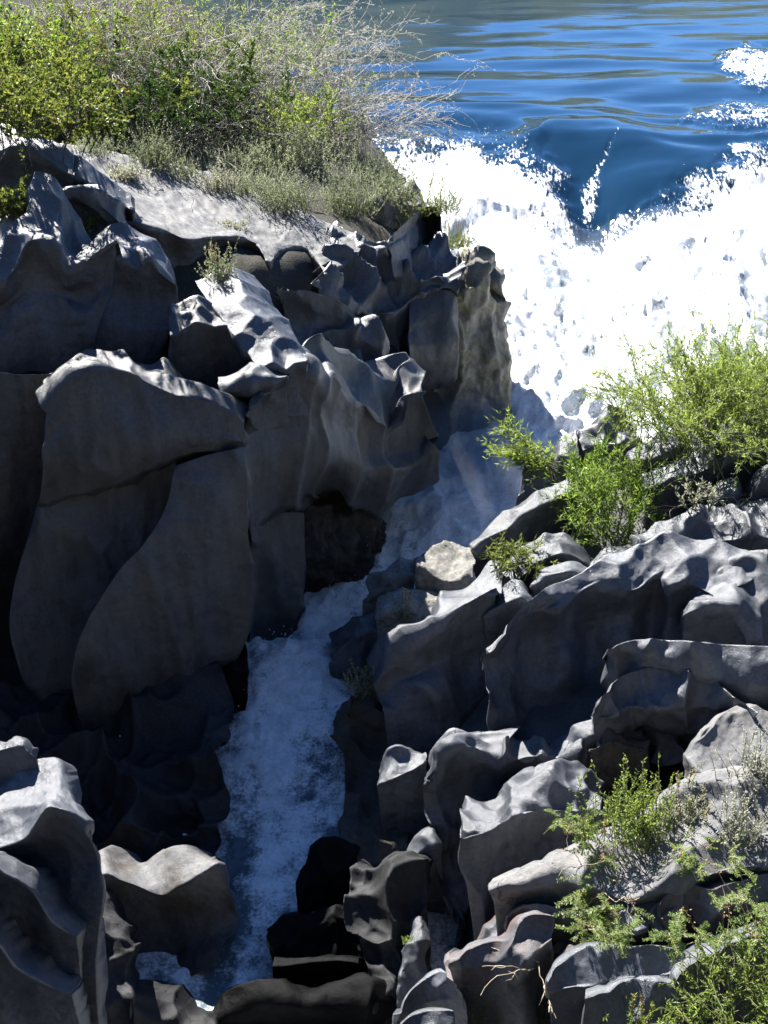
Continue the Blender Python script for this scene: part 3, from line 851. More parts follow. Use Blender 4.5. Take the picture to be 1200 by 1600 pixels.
rock('knobbly grey rock with rust red stains in its hollow near the bottom', 'rust', [
 ('z', 2.4, 2.85, "703,1507 735,1484 765,1474 795,1467 815,1444 835,1430 862,1433"),
 ('z', 2.28, 2.68, "701,1517 735,1510 765,1505 793,1510 817,1514 835,1492 864,1472"),
 ('f', .12, .12, "710,1545 740,1550 770,1545 800,1545 822,1545 840,1530 867,1510"),
 ('f', .1, .1, "715,1630 745,1630 775,1630 802,1630 824,1625 845,1610 870,1590")], (1,), amp=.05, scale=.3)
rock('smooth grey hump dappled with fern shadows near the bottom right', 'basalt', [
 ('z', 2.8, 3.15, "858,1537 880,1505 905,1484 940,1475 980,1479 1020,1476 1070,1490"),
 ('z', 2.68, 3.0, "855,1552 890,1547 925,1542 955,1535 990,1530 1025,1527 1074,1522"),
 ('f', .1, .1, "860,1580 890,1575 925,1570 955,1565 990,1560 1025,1555 1074,1550"),
 ('f', .1, .1, "860,1640 890,1640 925,1635 955,1630 990,1625 1025,1620 1074,1610")], (1,), amp=.035, scale=.35)
rock('round topped lit rock at the bottom edge under the smooth hump', 'basalt', [
 ('z', 3.05, 3.1, "916,1562 945,1545 980,1532 1015,1531 1045,1536 1064,1547"),
 ('z', 2.85, 2.9, "912,1595 945,1592 980,1597 1015,1600 1045,1595 1069,1575"),
 ('f', .05, .05, "915,1680 945,1680 980,1680 1015,1680 1045,1680 1070,1670")], (1,), amp=.035, scale=.35)
rock('grey rock behind the green weeds in the lower right corner', 'basalt', [
 ('z', 3.2, 3.4, "1056,1532 1085,1500 1120,1481 1160,1468 1440,1455"),
 ('z', 3.05, 3.2, "1055,1547 1085,1530 1120,1520 1160,1510 1440,1505"),
 ('f', .1, .1, "1058,1600 1085,1600 1120,1600 1160,1600 1440,1600"),
 ('f', .1, .1, "1058,1680 1085,1680 1120,1680 1160,1680 1440,1680")], (1,), amp=.05, scale=.3)
rock('small folded rock with a lit facet in the middle of the fern like plants', 'basalt', [
 ('z', 2.9, 3.0, "955,1432 985,1411 1015,1406 1044,1409 1056,1420"),
 ('z', 2.75, 2.85, "956,1452 990,1453 1015,1446 1036,1458 1058,1442"),
 ('f', .1, .1, "960,1510 990,1510 1015,1505 1036,1500 1060,1490")], (1,), amp=.05, scale=.25)
rock('rust stained rock with a curved lit rim right of the folded rock', 'rust', [
 ('z', 3.1, 3.4, "1040,1415 1055,1388 1075,1378 1105,1392 1150,1378 1440,1370"),
 ('z', 3.0, 3.2, "1042,1440 1060,1420 1080,1410 1110,1428 1150,1417 1440,1405"),
 ('f', .1, .1, "1045,1480 1062,1470 1085,1470 1112,1470 1150,1465 1440,1460"),
 ('f', .1, .1, "1045,1530 1062,1530 1085,1530 1112,1530 1150,1530 1440,1530")], (1,), amp=.05, scale=.25)
rock('pale rounded rock at the right edge above the ferny weeds', 'basalt', [
 ('z', 3.35, 3.55, "1120,1300 1145,1262 1170,1240 1440,1225"),
 ('z', 3.2, 3.4, "1120,1330 1150,1310 1180,1305 1440,1300"),
 ('f', .05, .05, "1125,1390 1150,1380 1180,1375 1440,1370")], (1,), amp=.04, scale=.3)
rock('grey fluted rock at the bottom edge left of the weeds', 'basalt', [
 ('z', 1.9, 2.2, "613,1582 640,1555 670,1525 695,1517 718,1547"),
 ('z', 1.7, 2.0, "610,1602 640,1588 670,1568 695,1563 728,1578"),
 ('f', .05, .05, "612,1690 640,1690 670,1690 695,1690 730,1690")], (1,), amp=.05, scale=.25)
rock('lit flat stone at the bottom edge below the fluted rock', 'basalt', [
 ('z', 2.5, 2.6, "622,1600 650,1584 680,1577 708,1580"),
 ('z', 2.4, 2.5, "620,1625 650,1625 680,1620 712,1610"),
 ('f', .05, .05, "620,1690 650,1690 680,1690 715,1690")], (1,), amp=.02, scale=.25)
rock('dark shadowed rock filling the hollow behind the knobbly rust stained rock', 'rust', [
 ('z', 1.5, 2.5, "690,1500 740,1470 800,1440 860,1450 920,1460 980,1480"),
 ('z', 1.4, 2.4, "695,1560 745,1540 805,1540 865,1540 925,1540 985,1540"),
 ('f', .05, .05, "700,1700 745,1700 805,1700 865,1700 925,1700 985,1700")], amp=.05, scale=.3)
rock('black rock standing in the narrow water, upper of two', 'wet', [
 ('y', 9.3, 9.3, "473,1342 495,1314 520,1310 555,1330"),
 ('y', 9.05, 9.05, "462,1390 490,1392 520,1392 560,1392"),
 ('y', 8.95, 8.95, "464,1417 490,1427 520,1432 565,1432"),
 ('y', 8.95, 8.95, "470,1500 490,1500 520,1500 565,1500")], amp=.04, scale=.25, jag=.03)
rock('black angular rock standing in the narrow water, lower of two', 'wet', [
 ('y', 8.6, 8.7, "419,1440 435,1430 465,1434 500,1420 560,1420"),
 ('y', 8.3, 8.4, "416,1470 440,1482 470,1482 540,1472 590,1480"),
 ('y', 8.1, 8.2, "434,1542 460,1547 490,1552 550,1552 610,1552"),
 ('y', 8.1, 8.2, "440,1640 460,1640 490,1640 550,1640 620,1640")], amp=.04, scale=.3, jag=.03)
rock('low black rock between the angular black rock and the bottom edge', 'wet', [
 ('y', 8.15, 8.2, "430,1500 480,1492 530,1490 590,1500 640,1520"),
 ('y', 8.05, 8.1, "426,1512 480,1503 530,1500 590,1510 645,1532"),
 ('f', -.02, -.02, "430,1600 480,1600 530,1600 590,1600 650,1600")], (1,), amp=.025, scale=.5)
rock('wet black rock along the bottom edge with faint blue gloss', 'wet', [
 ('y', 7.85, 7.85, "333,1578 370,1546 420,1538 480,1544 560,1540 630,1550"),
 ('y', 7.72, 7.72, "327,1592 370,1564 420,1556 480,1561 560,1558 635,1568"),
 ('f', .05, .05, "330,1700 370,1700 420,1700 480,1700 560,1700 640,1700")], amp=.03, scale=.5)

# ------------------------------------------------------------------ bedrock and soil under the rocks
EL = np.array([(3, -2.4), (6, -2.6), (8.5, -2.75), (10, -3.0), (11, -3.0), (12, -2.8), (13, -2.3), (14.5, -1.5), (16, -.6), (17.5, .2), (18.5, .9), (20, .95), (24, .7), (30, -.4), (40, -5), (60, -12), (90, -20)])
ER = np.array([(2, .8), (5, 1.1), (7, 1.1), (9, 1.0), (10.5, .8), (12.5, .9), (13.5, 1.6), (14.5, 2.3), (15.5, 3.1), (16.3, 4.4), (17, 7), (18, 12), (22, 30)])
def soil_left(x, y):
    e = np.interp(y, EL[:, 0], EL[:, 1])
    d = e - x
    cap = 4.0 - 0.25 * np.clip(x, -14, 3) - np.clip(y - 19, 0, 40) * 0.035
    cap = np.minimum(cap, 7.5)
    low = np.interp(y, [11.3, 12.6, 13.4, 14.2, 15.0, 16, 17, 18], [-.6, .6, 3.2, 3.8, 4.0, 4.3, 4.7, 9])
    low = np.where(y < 11.3, -.6 + 1.2 * np.clip(-3.2 - x, 0, 1.5), low)
    out = sstep(.35, 1.1, -x - .31 * (y * .866 + 4))           # the cliff goes on to the left of the rocks built one by one
    low = np.maximum(low, out * np.interp(y, [4, 8, 11, 12.6, 14.5, 17], [2.2, 2.6, 3.0, 4.6, 5.0, 5.2]) + (1 - out) * -9)
    top = np.minimum(cap, low)
    f = np.clip(d / 1.4, 0, 1)
    f = f * f * (3 - 2 * f)
    edge = np.minimum(top, np.interp(y, [12, 13, 14.5, 16, 18, 20, 22, 24, 30, 40], [1, 2.2, 2.8, 2.6, 2.9, 3.5, 3.6, 3.3, 3.1, 3.05]))
    z = edge * (1 - f) + top * f
    return np.where(d < 0, np.maximum(-1.2, edge + d * 5), z)
def soil_right(x, y):
    e = np.interp(y, ER[:, 0], ER[:, 1])
    d = x - e
    top = np.interp(y, [4, 6.5, 8, 9.5, 13, 14.5, 16, 18], [2.2, 2.1, 1.6, 1.35, 1.7, 2.0, 2.3, 2.2]) + np.clip(x - 3, 0, 30) * 0.12
    f = np.clip(d / 0.8, 0, 1)
    out = sstep(.0, .7, x - .335 * (y * .866 + 3.7))
    P = np.stack([x, y, 0 * x], -1)
    top = top + out * (.55 + .9 * (worley(P * 1.15, 41) - .25) + .35 * (worley(P * 2.6, 43) - .25)) * (y < 17.5)
    z = 0.6 * top * (1 - f) + top * f
    return np.where(d < 0, np.maximum(-1.2, 0.6 * top + d * 4), z)
def sstep(a, b, x):
    t = np.clip((x - a) / (b - a), 0, 1)
    return t * t * (3 - 2 * t)
def field(name, xs, ys, fn, mat, amp, seed):
    X, Y = np.meshgrid(xs, ys)
    Zf = fn(X, Y)
    G = np.stack([X, Y, Zf], -1)
    nz = amp * fbm(G * 1.7, 4, seed)
    G[..., 2] += nz
    nv, nu = X.shape
    idx = np.arange(nv * nu).reshape(nv, nu)
    q = np.stack([idx[:-1, :-1], idx[:-1, 1:], idx[1:, 1:], idx[1:, :-1]], -1).reshape(-1, 4)
    return tag(mesh_obj(name, G.reshape(-1, 3), q, mat), kind='structure')
def ground_mat(name, a, b, c, stone=None):
    m, nt = new_mat(name)
    L = nt.links.new
    geo = N(nt, 'ShaderNodeNewGeometry')
    n1 = N(nt, 'ShaderNodeTexNoise', i_Scale=2.0, i_Detail=8.0, i_Roughness=0.7)
    L(geo.outputs['Position'], n1.inputs['Vector'])
    n2 = N(nt, 'ShaderNodeTexNoise', i_Scale=35.0, i_Detail=5.0, i_Roughness=0.7)
    L(geo.outputs['Position'], n2.inputs['Vector'])
    col = ramp(nt, n1.outputs[0], [(0.3, a), (0.5, b), (0.7, c)])
    col = mixc(nt, 1.0, col, ramp(nt, n2.outputs[0], [(0.3, (0.6,) * 3), (0.7, (1.3,) * 3)]), 'MULTIPLY')
    bp = N(nt, 'ShaderNodeBump', i_Strength=0.8, i_Distance=0.04)
    L(n2.outputs[0], bp.inputs['Height'])
    if stone:
        sn = N(nt, 'ShaderNodeSeparateXYZ')
        L(geo.outputs['True Normal'], sn.inputs[0])
        col = mixc(nt, ramp(nt, sn.outputs[2], [(0.5, (1, 1, 1)), (0.75, (0, 0, 0))]), col, stone)
    bs = N(nt, 'ShaderNodeBsdfPrincipled', i_Roughness=0.95)
    bs.inputs['Specular IOR Level'].default_value = 0.03
    L(col, bs.inputs['Base Color']); L(bp.outputs[0], bs.inputs['Normal'])
    out = N(nt, 'ShaderNodeOutputMaterial')
    L(bs.outputs[0], out.inputs[0])
    return m
M['soil'] = ground_mat('bank_soil', (0.045, 0.041, 0.034), (0.085, 0.081, 0.072), (0.06, 0.06, 0.042), (0.05, 0.048, 0.045, 1))
M['bed'] = rock_mat('bedrock', (0.06, 0.06, 0.063), (0.12, 0.12, 0.12), 0.6, 0.4)
field('left_bank_ground', np.concatenate([np.linspace(-60, -9, 40), np.linspace(-8.8, 2.4, 150)]),
      np.concatenate([np.linspace(3, 30, 280), np.linspace(30.5, 100, 60)]), soil_left, M['soil'], .10, 3)
field('right_bank_ground', np.concatenate([np.linspace(-.8, 9, 200), np.linspace(9.3, 60, 50)]),
      np.linspace(2, 18.5, 200), soil_right, M['bed'], .10, 4)
# ------------------------------------------------------------------ water
WY = np.array([2, 8, 10, 13.4, 17, 18.0, 19.0, 20.5, 22.5, 24.5, 26.2, 27.5, 30, 200.])
WZ = np.array([-.15, -.06, 0, .3, .75, .95, 1.25, 1.6, 1.9, 2.1, 2.3, 2.62, 3.0, 3.0])
def poly_sd(u, v, poly):
    """signed distance in the plane, negative inside"""
    P = np.asarray(poly, float)
    Q = np.roll(P, -1, 0)
    dmin = np.full(u.shape, 1e9)
    ins = np.zeros(u.shape, bool)
    for (x0, y0), (x1, y1) in zip(P, Q):
        ex, ey = x1 - x0, y1 - y0
        t = np.clip(((u - x0) * ex + (v - y0) * ey) / (ex * ex + ey * ey + 1e-9), 0, 1)
        dmin = np.minimum(dmin, np.hypot(u - x0 - t * ex, v - y0 - t * ey))
        c = ((y0 > v) != (y1 > v)) & (u < (x1 - x0) * (v - y0) / (y1 - y0 + 1e-12) + x0)
        ins ^= c
    return np.where(ins, -dmin, dmin)
def sstep(a, b, x):
    t = np.clip((x - a) / (b - a), 0, 1)
    return t * t * (3 - 2 * t)
def build_water():
    # rows of even picture spacing at the photographer's distance, fanned out to both sides
    ys = [5.6]
    while ys[-1] < 55:
        y = ys[-1]
        z = np.interp(y, WY, WZ)
        h = CAM_Z - z
        ys.append(y + 2.1 * (y * y + h * h) / (h * F_PX) * 0.98 + 0.002)
    ys = np.array(ys + list(np.geomspace(58, 100, 14)))
    us = np.concatenate([np.linspace(-1500, 60, 40), np.arange(66, 1250, 2.4), np.linspace(1256, 2800, 40)])
    Yg, Ug = np.meshgrid(ys, us, indexing='ij')
    Zg = np.interp(Yg, WY, WZ)
    for _ in range(1):
        Zs = Zg.copy()
    dep = Yg * CP + (CAM_Z - Zg) * SP
    X = (Ug - 600) / F_PX * dep
    Y = Yg.copy()
    P0 = np.stack([X, Y, Zg], -1)
    U, V = project(P0)
    # smooth tongues of the lip, in the river's own plan: corners looked up once on the water surface
    wob = 26 * fbm(P0 * np.array([1.1, 1.1, 1]), 4, 50) + 9 * fbm(P0 * 5.0, 3, 51)
    calm = poly_sd(U, V + wob * .7, [(-3000, -900), (560, 190), (640, 200), (760, 206), (850, 214), (842, 250), (900, 262), (885, 292), (915, 325), (945, 334), (1000, 322), (1060, 290), (1105, 262), (1150, 236), (1200, 215), (1300, 190), (4000, -900)])
    patch = poly_sd(U, V + wob * .5, [(1120, 92), (1165, 80), (1260, 78), (1260, 135), (1190, 140), (1150, 120)])
    patch2 = poly_sd(U, V + wob * .5, [(1060, 180), (1130, 168), (1260, 165), (1260, 190), (1150, 192)])
    seam = poly_sd(U + wob * .12, V, [(908, 280), (925, 262), (946, 236), (968, 208), (962, 214), (940, 255), (936, 290), (930, 325), (912, 320)])
    foam_far = 1 - sstep(-14, 16, -calm)          # 1 in the white, 0 on smooth water
    fo = foam_far.copy()
    fo = np.where(Y < 19.0, 1.0, fo)
    seam_f = 1 - sstep(-6, 5, seam)
    pf = np.maximum((1 - sstep(-10, 10, patch)), .7 * (1 - sstep(-10, 10, patch2)))
    # waves: low long swells upstream, standing waves at the lip
    q = P0 * np.array([.24, .50, 1])
    wr = .55 * fbm(P0 * np.array([.10, .16, 1]) + 12, 2, 64)[..., None]
    xr, yr = X * .93 + Y * .30, Y * .93 - X * .30
    sw = .75 * fbm(q + 3 + wr, 2, 60, .36) + .55 * fbm(np.stack([xr * .30, yr * .62, 0 * X], -1) + 8 + wr, 2, 65, .4)
    q2 = P0 * np.array([1.1, 2.4, 1])
    rp = fbm(q2, 3, 61, .5)
    lip = np.exp(-((Y - 29.0) / 5.0) ** 2)
    near = sstep(62, 40, Y)
    Z = Zg + (0.075 + .30 * lip) * sw * near + (0.004 + .012 * lip) * rp
    # the dip where the two tongues fold together
    vx, vy = 4.35, 26.6
    Z += -0.38 * np.exp(-(((X - vx - .10 * (Y - vy)) / .8) ** 2 + ((Y - vy) / 2.6) ** 2))
    Z += .14 * np.exp(-(((X - 5.8) / 1.2) ** 2 + ((Y - 27.6) / 1.6) ** 2))
    # white water: heaped, torn lumps
    pw = P0 * 1.0
    t1 = fbm(pw * np.array([.8, .6, 1]) + 40, 3, 70)
    r1 = 1 - np.abs(fbm(pw * np.array([1.9, 1.5, 1.5]) + 4, 3, 71)) * 2.2
    r2 = 1 - np.abs(fbm(pw * 5.2 + 9, 3, 72)) * 2.2
    r3 = fbm(pw * 14.0, 3, 73)
    turb = .34 * t1 + .10 * (r1 - .5) + .03 * (r2 - .5) + .024 * r3
    power = np.interp(Y, [5, 10, 12.5, 13.2, 14.2, 16, 18, 19.5, 23, 27, 31], [.30, .35, .55, .9, .6, .8, 1.25, 1.1, 1.0, .7, .35])
    act = np.maximum(fo, .5 * seam_f)
    Z += turb * power * act + .05 * act
    Z += pf * (.10 * r2 + .07)
    # the little fall inside the gorge where the stream drops past the lobe
    Z += .28 * sstep(13.5, 12.95, Y) * sstep(11.4, 12.9, Y) * sstep(-2.1, -1.5, X) * sstep(-.3, -.9, X)
    # foam cover
    n1 = fbm(pw * np.where(Y[..., None] < 18.5, np.array([2.6, .8, 1]), np.array([1.1, .9, 1])) + 70 + .5 * fbm(pw * 1.3, 3, 88)[..., None], 5, 80, .55)
    n2 = fbm(pw * np.array([7, 5.0, 4.0]), 4, 81, .65)
    cover = np.interp(Y, [5, 9, 13, 17, 19, 24, 26.0, 28, 31], [.62, .68, .92, 1.2, 1.2, 1.12, .85, .60, .50])
    f = np.clip((cover * act + .5 * n1 + .25 * n2 * act - .30 + .15 * (r1 - .5) * act) * np.interp(Y, [17, 20], [1.1, 2.2]), 0, 1) * act
    f = np.where(Y > 19, np.maximum(f, sstep(20, 90, calm) * sstep(-.42, -.02, n1 + .32 + .35 * n2)), f)
    n5 = fbm(P0 * np.array([1.6, 1.1, 1]), 3, 85)
    n6 = fbm(P0 * np.array([2.2, 1.0, 1]) + 33 + .4 * n5[..., None], 4, 86, .6)
    pz = np.clip(calm / 115 + .5 * n5 + .10, 0, 1) * sstep(-12, 10, calm)
    pz = pz * (1 - .9 * sstep(.06, .30, n6) * sstep(26.5, 24.5, Y) * sstep(40, 110, calm))
    lace = sstep(19.2, 20.4, Y)
    f = np.where(Y > 20, np.maximum(pz, np.maximum(seam_f * .36, pf * (.45 + .5 * n2))), f * (1 - lace) + pz * lace)
    f = np.clip(f, 0, 1)
    air = np.interp(Y, [17.5, 20, 24, 26.5], [1, .9, .6, 0.0]) * np.where(Y > 19, act, 1)
    G = np.stack([X, Y, Z], -1)
    # drop what lies well under dry land
    L_ = soil_left(X, Y) > Z + .35
    R_ = soil_right(X, Y) > Z + .35
    dry = (L_ | (R_ & (Y < 18)))
    nv, nu = X.shape
    idx = np.arange(nv * nu).reshape(nv, nu)
    q4 = np.stack([idx[:-1, :-1], idx[:-1, 1:], idx[1:, 1:], idx[1:, :-1]], -1)
    dq = dry[:-1, :-1] & dry[1:, 1:] & dry[:-1, 1:] & dry[1:, :-1]
    yq = Y[:-1, :-1]
    sel = [('gorge_water', (yq < 18.2) & ~dq), ('falls_water', (yq >= 18.2) & (yq < 26.4) & ~dq), ('river_water', (yq >= 26.4) & ~dq)]
    for name, s in sel:
        fc = q4[s]
        used, inv = np.unique(fc.ravel(), return_inverse=True)
        o = mesh_obj(name, G.reshape(-1, 3)[used], inv.reshape(-1, 4), M['water'], attrs={'foam': f.ravel()[used], 'air': air.ravel()[used], 'lace': lace.ravel()[used]})
        tag(o, kind='structure')
    return P0, G, f, act, Y, X
def water_mat():
    m, nt = new_mat('river_water')
    L = nt.links.new
    geo = N(nt, 'ShaderNodeNewGeometry')
    at = N(nt, 'ShaderNodeAttribute', attribute_name='foam')
    n1 = N(nt, 'ShaderNodeTexNoise', i_Scale=1.6, i_Detail=4.0, i_Roughness=0.5)
    mp = N(nt, 'ShaderNodeMapping')
    mp.inputs['Scale'].default_value = (.7, 2.0, 1)
    L(geo.outputs['Position'], mp.inputs[0]); L(mp.outputs[0], n1.inputs['Vector'])
    bp = N(nt, 'ShaderNodeBump', i_Strength=0.10, i_Distance=0.05)
    L(n1.outputs[0], bp.inputs['Height'])
    wb = N(nt, 'ShaderNodeBsdfPrincipled', i_Roughness=0.05)
    aa = N(nt, 'ShaderNodeAttribute', attribute_name='air')
    L(mixc(nt, aa.outputs['Fac'], (.006, .026, .058, 1), (.085, .115, .13, 1)), wb.inputs['Base Color'])
    L(math_(nt, 'ADD', math_(nt, 'MULTIPLY', aa.outputs['Fac'], .35), .05), wb.inputs['Roughness'])
    wb.inputs['IOR'].default_value = 1.333
    L(bp.outputs[0], wb.inputs['Normal'])
    n2 = N(nt, 'ShaderNodeTexNoise', i_Scale=26.0, i_Detail=5.0, i_Roughness=0.7)
    L(geo.outputs['Position'], n2.inputs['Vector'])
    n3 = N(nt, 'ShaderNodeTexNoise', i_Scale=5.0, i_Detail=6.0, i_Roughness=0.65)
    L(geo.outputs['Position'], n3.inputs['Vector'])
    fcol = ramp(nt, math_(nt, 'ADD', math_(nt, 'MULTIPLY', n2.outputs[0], .4), math_(nt, 'MULTIPLY', n3.outputs[0], .6)),
                [(0.30, (.40, .45, .47)), (0.58, (.88, .89, .89))])
    fb = N(nt, 'ShaderNodeBsdfPrincipled', i_Roughness=0.45)
    L(fcol, fb.inputs['Base Color'])
    bp2 = N(nt, 'ShaderNodeBump', i_Strength=0.6, i_Distance=0.05)
    L(n2.outputs[0], bp2.inputs['Height']); L(bp2.outputs[0], fb.inputs['Normal'])
    # foam breaks into fine lace where it is thin
    fx = math_(nt, 'ADD', at.outputs['Fac'], math_(nt, 'MULTIPLY', math_(nt, 'SUBTRACT', n2.outputs[0], .5), 1.1))
    fx = math_(nt, 'ADD', fx, math_(nt, 'MULTIPLY', math_(nt, 'SUBTRACT', n3.outputs[0], .5), .7))
    fac = ramp(nt, fx, [(0.22, (0, 0, 0)), (0.62, (1, 1, 1))])
    fac = math_(nt, 'MULTIPLY', fac, math_(nt, 'MULTIPLY', at.outputs['Fac'], 4.0, True), True)
    al = N(nt, 'ShaderNodeAttribute', attribute_name='lace')
    ml = N(nt, 'ShaderNodeMapping')
    ml.inputs['Scale'].default_value = (15, 4.2, 9)
    L(geo.outputs['Position'], ml.inputs[0])
    nl_ = N(nt, 'ShaderNodeTexNoise', i_Scale=1.0, i_Detail=5.0, i_Roughness=0.68)
    L(ml.outputs[0], nl_.inputs['Vector'])
    lx = math_(nt, 'SUBTRACT', math_(nt, 'MULTIPLY', math_(nt, 'SUBTRACT', nl_.outputs[0], .5), 2.2), .34)
    lx = math_(nt, 'ADD', lx, math_(nt, 'MULTIPLY', at.outputs['Fac'], 1.25))
    wd = math_(nt, 'ADD', math_(nt, 'MULTIPLY', al.outputs['Fac'], .14), .12)
    lx = math_(nt, 'MULTIPLY', math_(nt, 'DIVIDE', lx, wd, True), math_(nt, 'MULTIPLY', at.outputs['Fac'], 9.0, True))
    ab = N(nt, 'ShaderNodeAttribute', attribute_name='air')
    lx = math_(nt, 'MAXIMUM', lx, math_(nt, 'MULTIPLY', ab.outputs['Fac'], .38, True))
    fac = math_(nt, 'ADD', math_(nt, 'MULTIPLY', fac, math_(nt, 'SUBTRACT', 1.0, al.outputs['Fac'])), math_(nt, 'MULTIPLY', lx, al.outputs['Fac']), True)
    mx = N(nt, 'ShaderNodeMixShader')
    L(fac, mx.inputs[0]); L(wb.outputs[0], mx.inputs[1]); L(fb.outputs[0], mx.inputs[2])
    out = N(nt, 'ShaderNodeOutputMaterial')
    L(mx.outputs[0], out.inputs[0])
    return m
M['water'] = water_mat()
_P0, _G, _f, _act, _Y, _X = build_water()

# river bed / ground out to the horizon, far bank whose green and brown slope the still water mirrors
xs = np.array([-2000, -300, 300, 2000.]); 
mesh_obj_ground = mesh_obj('ground', [(-2500, -600, -1.6), (2500, -600, -1.6), (2500, 2500, -1.6), (-2500, 2500, -1.6)], np.array([[0, 1, 2, 3]]), M['soil'], smooth=False)
tag(mesh_obj_ground, kind='structure')
def far_bank(x, y):
    d = y - (66 + .10 * x + 3 * np.sin(x * .07))
    k = 1.25 - .55 * sstep(-8, 24, x)
    return (np.clip(d, -8, 400) * .30 - 0.0013 * np.clip(d, 0, 90) ** 2 * .8) * k + 2.2 + 1.6 * sstep(0, 3, d) * (1 + .8 * fbm(np.stack([x * .25, y * .25, 0 * x], -1), 4, 90))
M['far'] = ground_mat('far_bank_brush', (0.13, 0.10, 0.045), (0.08, 0.09, 0.022), (0.15, 0.17, 0.03))
field('far_bank', np.linspace(-120, 160, 180), np.concatenate([np.linspace(56, 90, 70), np.linspace(91, 190, 40)]), far_bank, M['far'], .3, 6)

def sky_block_hills(x, y):  # unseen slope added behind the camera to block sky fill
    return -1.8 + np.clip(-3 - y, 0, 60) * .95 + 2.0 * fbm(np.stack([x * .12, y * .12, 0 * x], -1), 4, 95)
M['sky_block'] = ground_mat('dark_sky_block', (0.026, 0.024, 0.02), (0.034, 0.032, 0.024), (0.028, 0.032, 0.018))  # coloured very dark so the added slope bounces little sun
field('sky_block_hills', np.linspace(-90, 90, 80), np.linspace(-70, -2, 60), sky_block_hills, M['sky_block'], .3, 8)

# drops thrown up along the torn water: far too many to count
def spray():
    cand = np.where(((_act > .6) & (_Y > 11) & (_Y < 27.5)).ravel())[0]
    P = _G.reshape(-1, 3)
    Yc = P[cand, 1]
    w = np.interp(Yc, [11, 13, 14, 17, 19, 21, 25, 28], [.3, 1.2, .5, 1.6, 1.6, .6, .8, .6])
    pick = rng.choice(cand, 13000, p=w / w.sum())
    c = P[pick] + np.stack([rng.normal(0, .05, 13000), rng.normal(0, .05, 13000), np.abs(rng.exponential(.10, 13000)) * np.interp(P[pick, 1], [11, 14, 17, 19, 21, 28], [.8, .7, 2.2, 2.2, 1.0, .8])], -1)
    r = rng.uniform(.003, .011, 13000)
    o8 = np.array([(1, 0, 0), (-1, 0, 0), (0, 1, 0), (0, -1, 0), (0, 0, 1.4), (0, 0, -1.4)])
    V = c[:, None] + o8[None] * r[:, None, None]
    T = np.array([(0, 2, 4), (2, 1, 4), (1, 3, 4), (3, 0, 4), (2, 0, 5), (1, 2, 5), (3, 1, 5), (0, 3, 5)])
    Fc = (np.arange(13000) * 6)[:, None, None] + T[None]
    m, nt = new_mat('water_drops')
    b = N(nt, 'ShaderNodeBsdfPrincipled', i_Roughness=0.2)
    b.inputs['Base Color'].default_value = (.85, .88, .9, 1)
    out = N(nt, 'ShaderNodeOutputMaterial')
    nt.links.new(b.outputs[0], out.inputs[0])
    tag(mesh_obj('spray', V.reshape(-1, 3), Fc.reshape(-1, 3), m), kind='stuff')
spray()

# ------------------------------------------------------------------ plants
def leaf_mat(name, c0, c1, c2, trans=0.45, rough=0.45, glow=(1.25, 1.35, .75, 1)):
    m, nt = new_mat(name)
    L = nt.links.new
    at = N(nt, 'ShaderNodeAttribute', attribute_name='tint')
    oi = N(nt, 'ShaderNodeObjectInfo')
    t = math_(nt, 'ADD', at.outputs['Fac'], math_(nt, 'MULTIPLY', math_(nt, 'SUBTRACT', oi.outputs['Random'], .5), .3))
    col = ramp(nt, t, [(0.05, c0), (0.5, c1), (0.95, c2)])
    b = N(nt, 'ShaderNodeBsdfPrincipled', i_Roughness=rough)
    L(col, b.inputs['Base Color'])
    tr = N(nt, 'ShaderNodeBsdfTranslucent')
    L(mixc(nt, 1.0, col, glow, 'MULTIPLY'), tr.inputs[0])
    mx = N(nt, 'ShaderNodeMixShader')
    mx.inputs[0].default_value = trans
    L(b.outputs[0], mx.inputs[1]); L(tr.outputs[0], mx.inputs[2])
    out = N(nt, 'ShaderNodeOutputMaterial')
    L(mx.outputs[0], out.inputs[0])
    return m
M['l_willow'] = leaf_mat('willow_leaves', (.13, .17, .04), (.20, .25, .07), (.32, .35, .15), .6)
M['l_bright'] = leaf_mat('fresh_green_leaves', (.10, .16, .03), (.17, .24, .06), (.28, .33, .12), .55)
M['l_yellow'] = leaf_mat('yellow_green_leaves', (.10, .125, .03), (.17, .19, .055), (.27, .265, .09))
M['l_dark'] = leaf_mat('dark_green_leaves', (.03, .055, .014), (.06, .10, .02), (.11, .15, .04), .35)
M['l_sage'] = leaf_mat('silver_green_leaves', (.17, .20, .13), (.28, .31, .215), (.42, .435, .33), .45, .6, (1.15, 1.15, .9, 1))
M['l_pale'] = leaf_mat('pale_grey_leaves', (.27, .275, .21), (.40, .40, .32), (.54, .53, .46), .45, .6, (1.1, 1.1, .95, 1))
M['l_dry'] = leaf_mat('dry_seed_heads', (.16, .08, .035), (.26, .15, .07), (.36, .25, .13), .3, .7)
def stem_mat(name, a, b):
    m, nt = new_mat(name)
    geo = N(nt, 'ShaderNodeNewGeometry')
    n1 = N(nt, 'ShaderNodeTexNoise', i_Scale=14.0, i_Detail=4.0)
    nt.links.new(geo.outputs['Position'], n1.inputs['Vector'])
    bs = N(nt, 'ShaderNodeBsdfPrincipled', i_Roughness=0.7)
    nt.links.new(ramp(nt, n1.outputs[0], [(.3, a), (.7, b)]), bs.inputs['Base Color'])
    out = N(nt, 'ShaderNodeOutputMaterial')
    nt.links.new(bs.outputs[0], out.inputs[0])
    return m
M['s_grey'] = stem_mat('grey_twigs', (.19, .17, .145), (.40, .375, .335))
M['s_dark'] = stem_mat('dark_twigs', (.035, .028, .022), (.10, .085, .07))
M['s_green'] = stem_mat('green_stems', (.10, .12, .04), (.20, .20, .08))
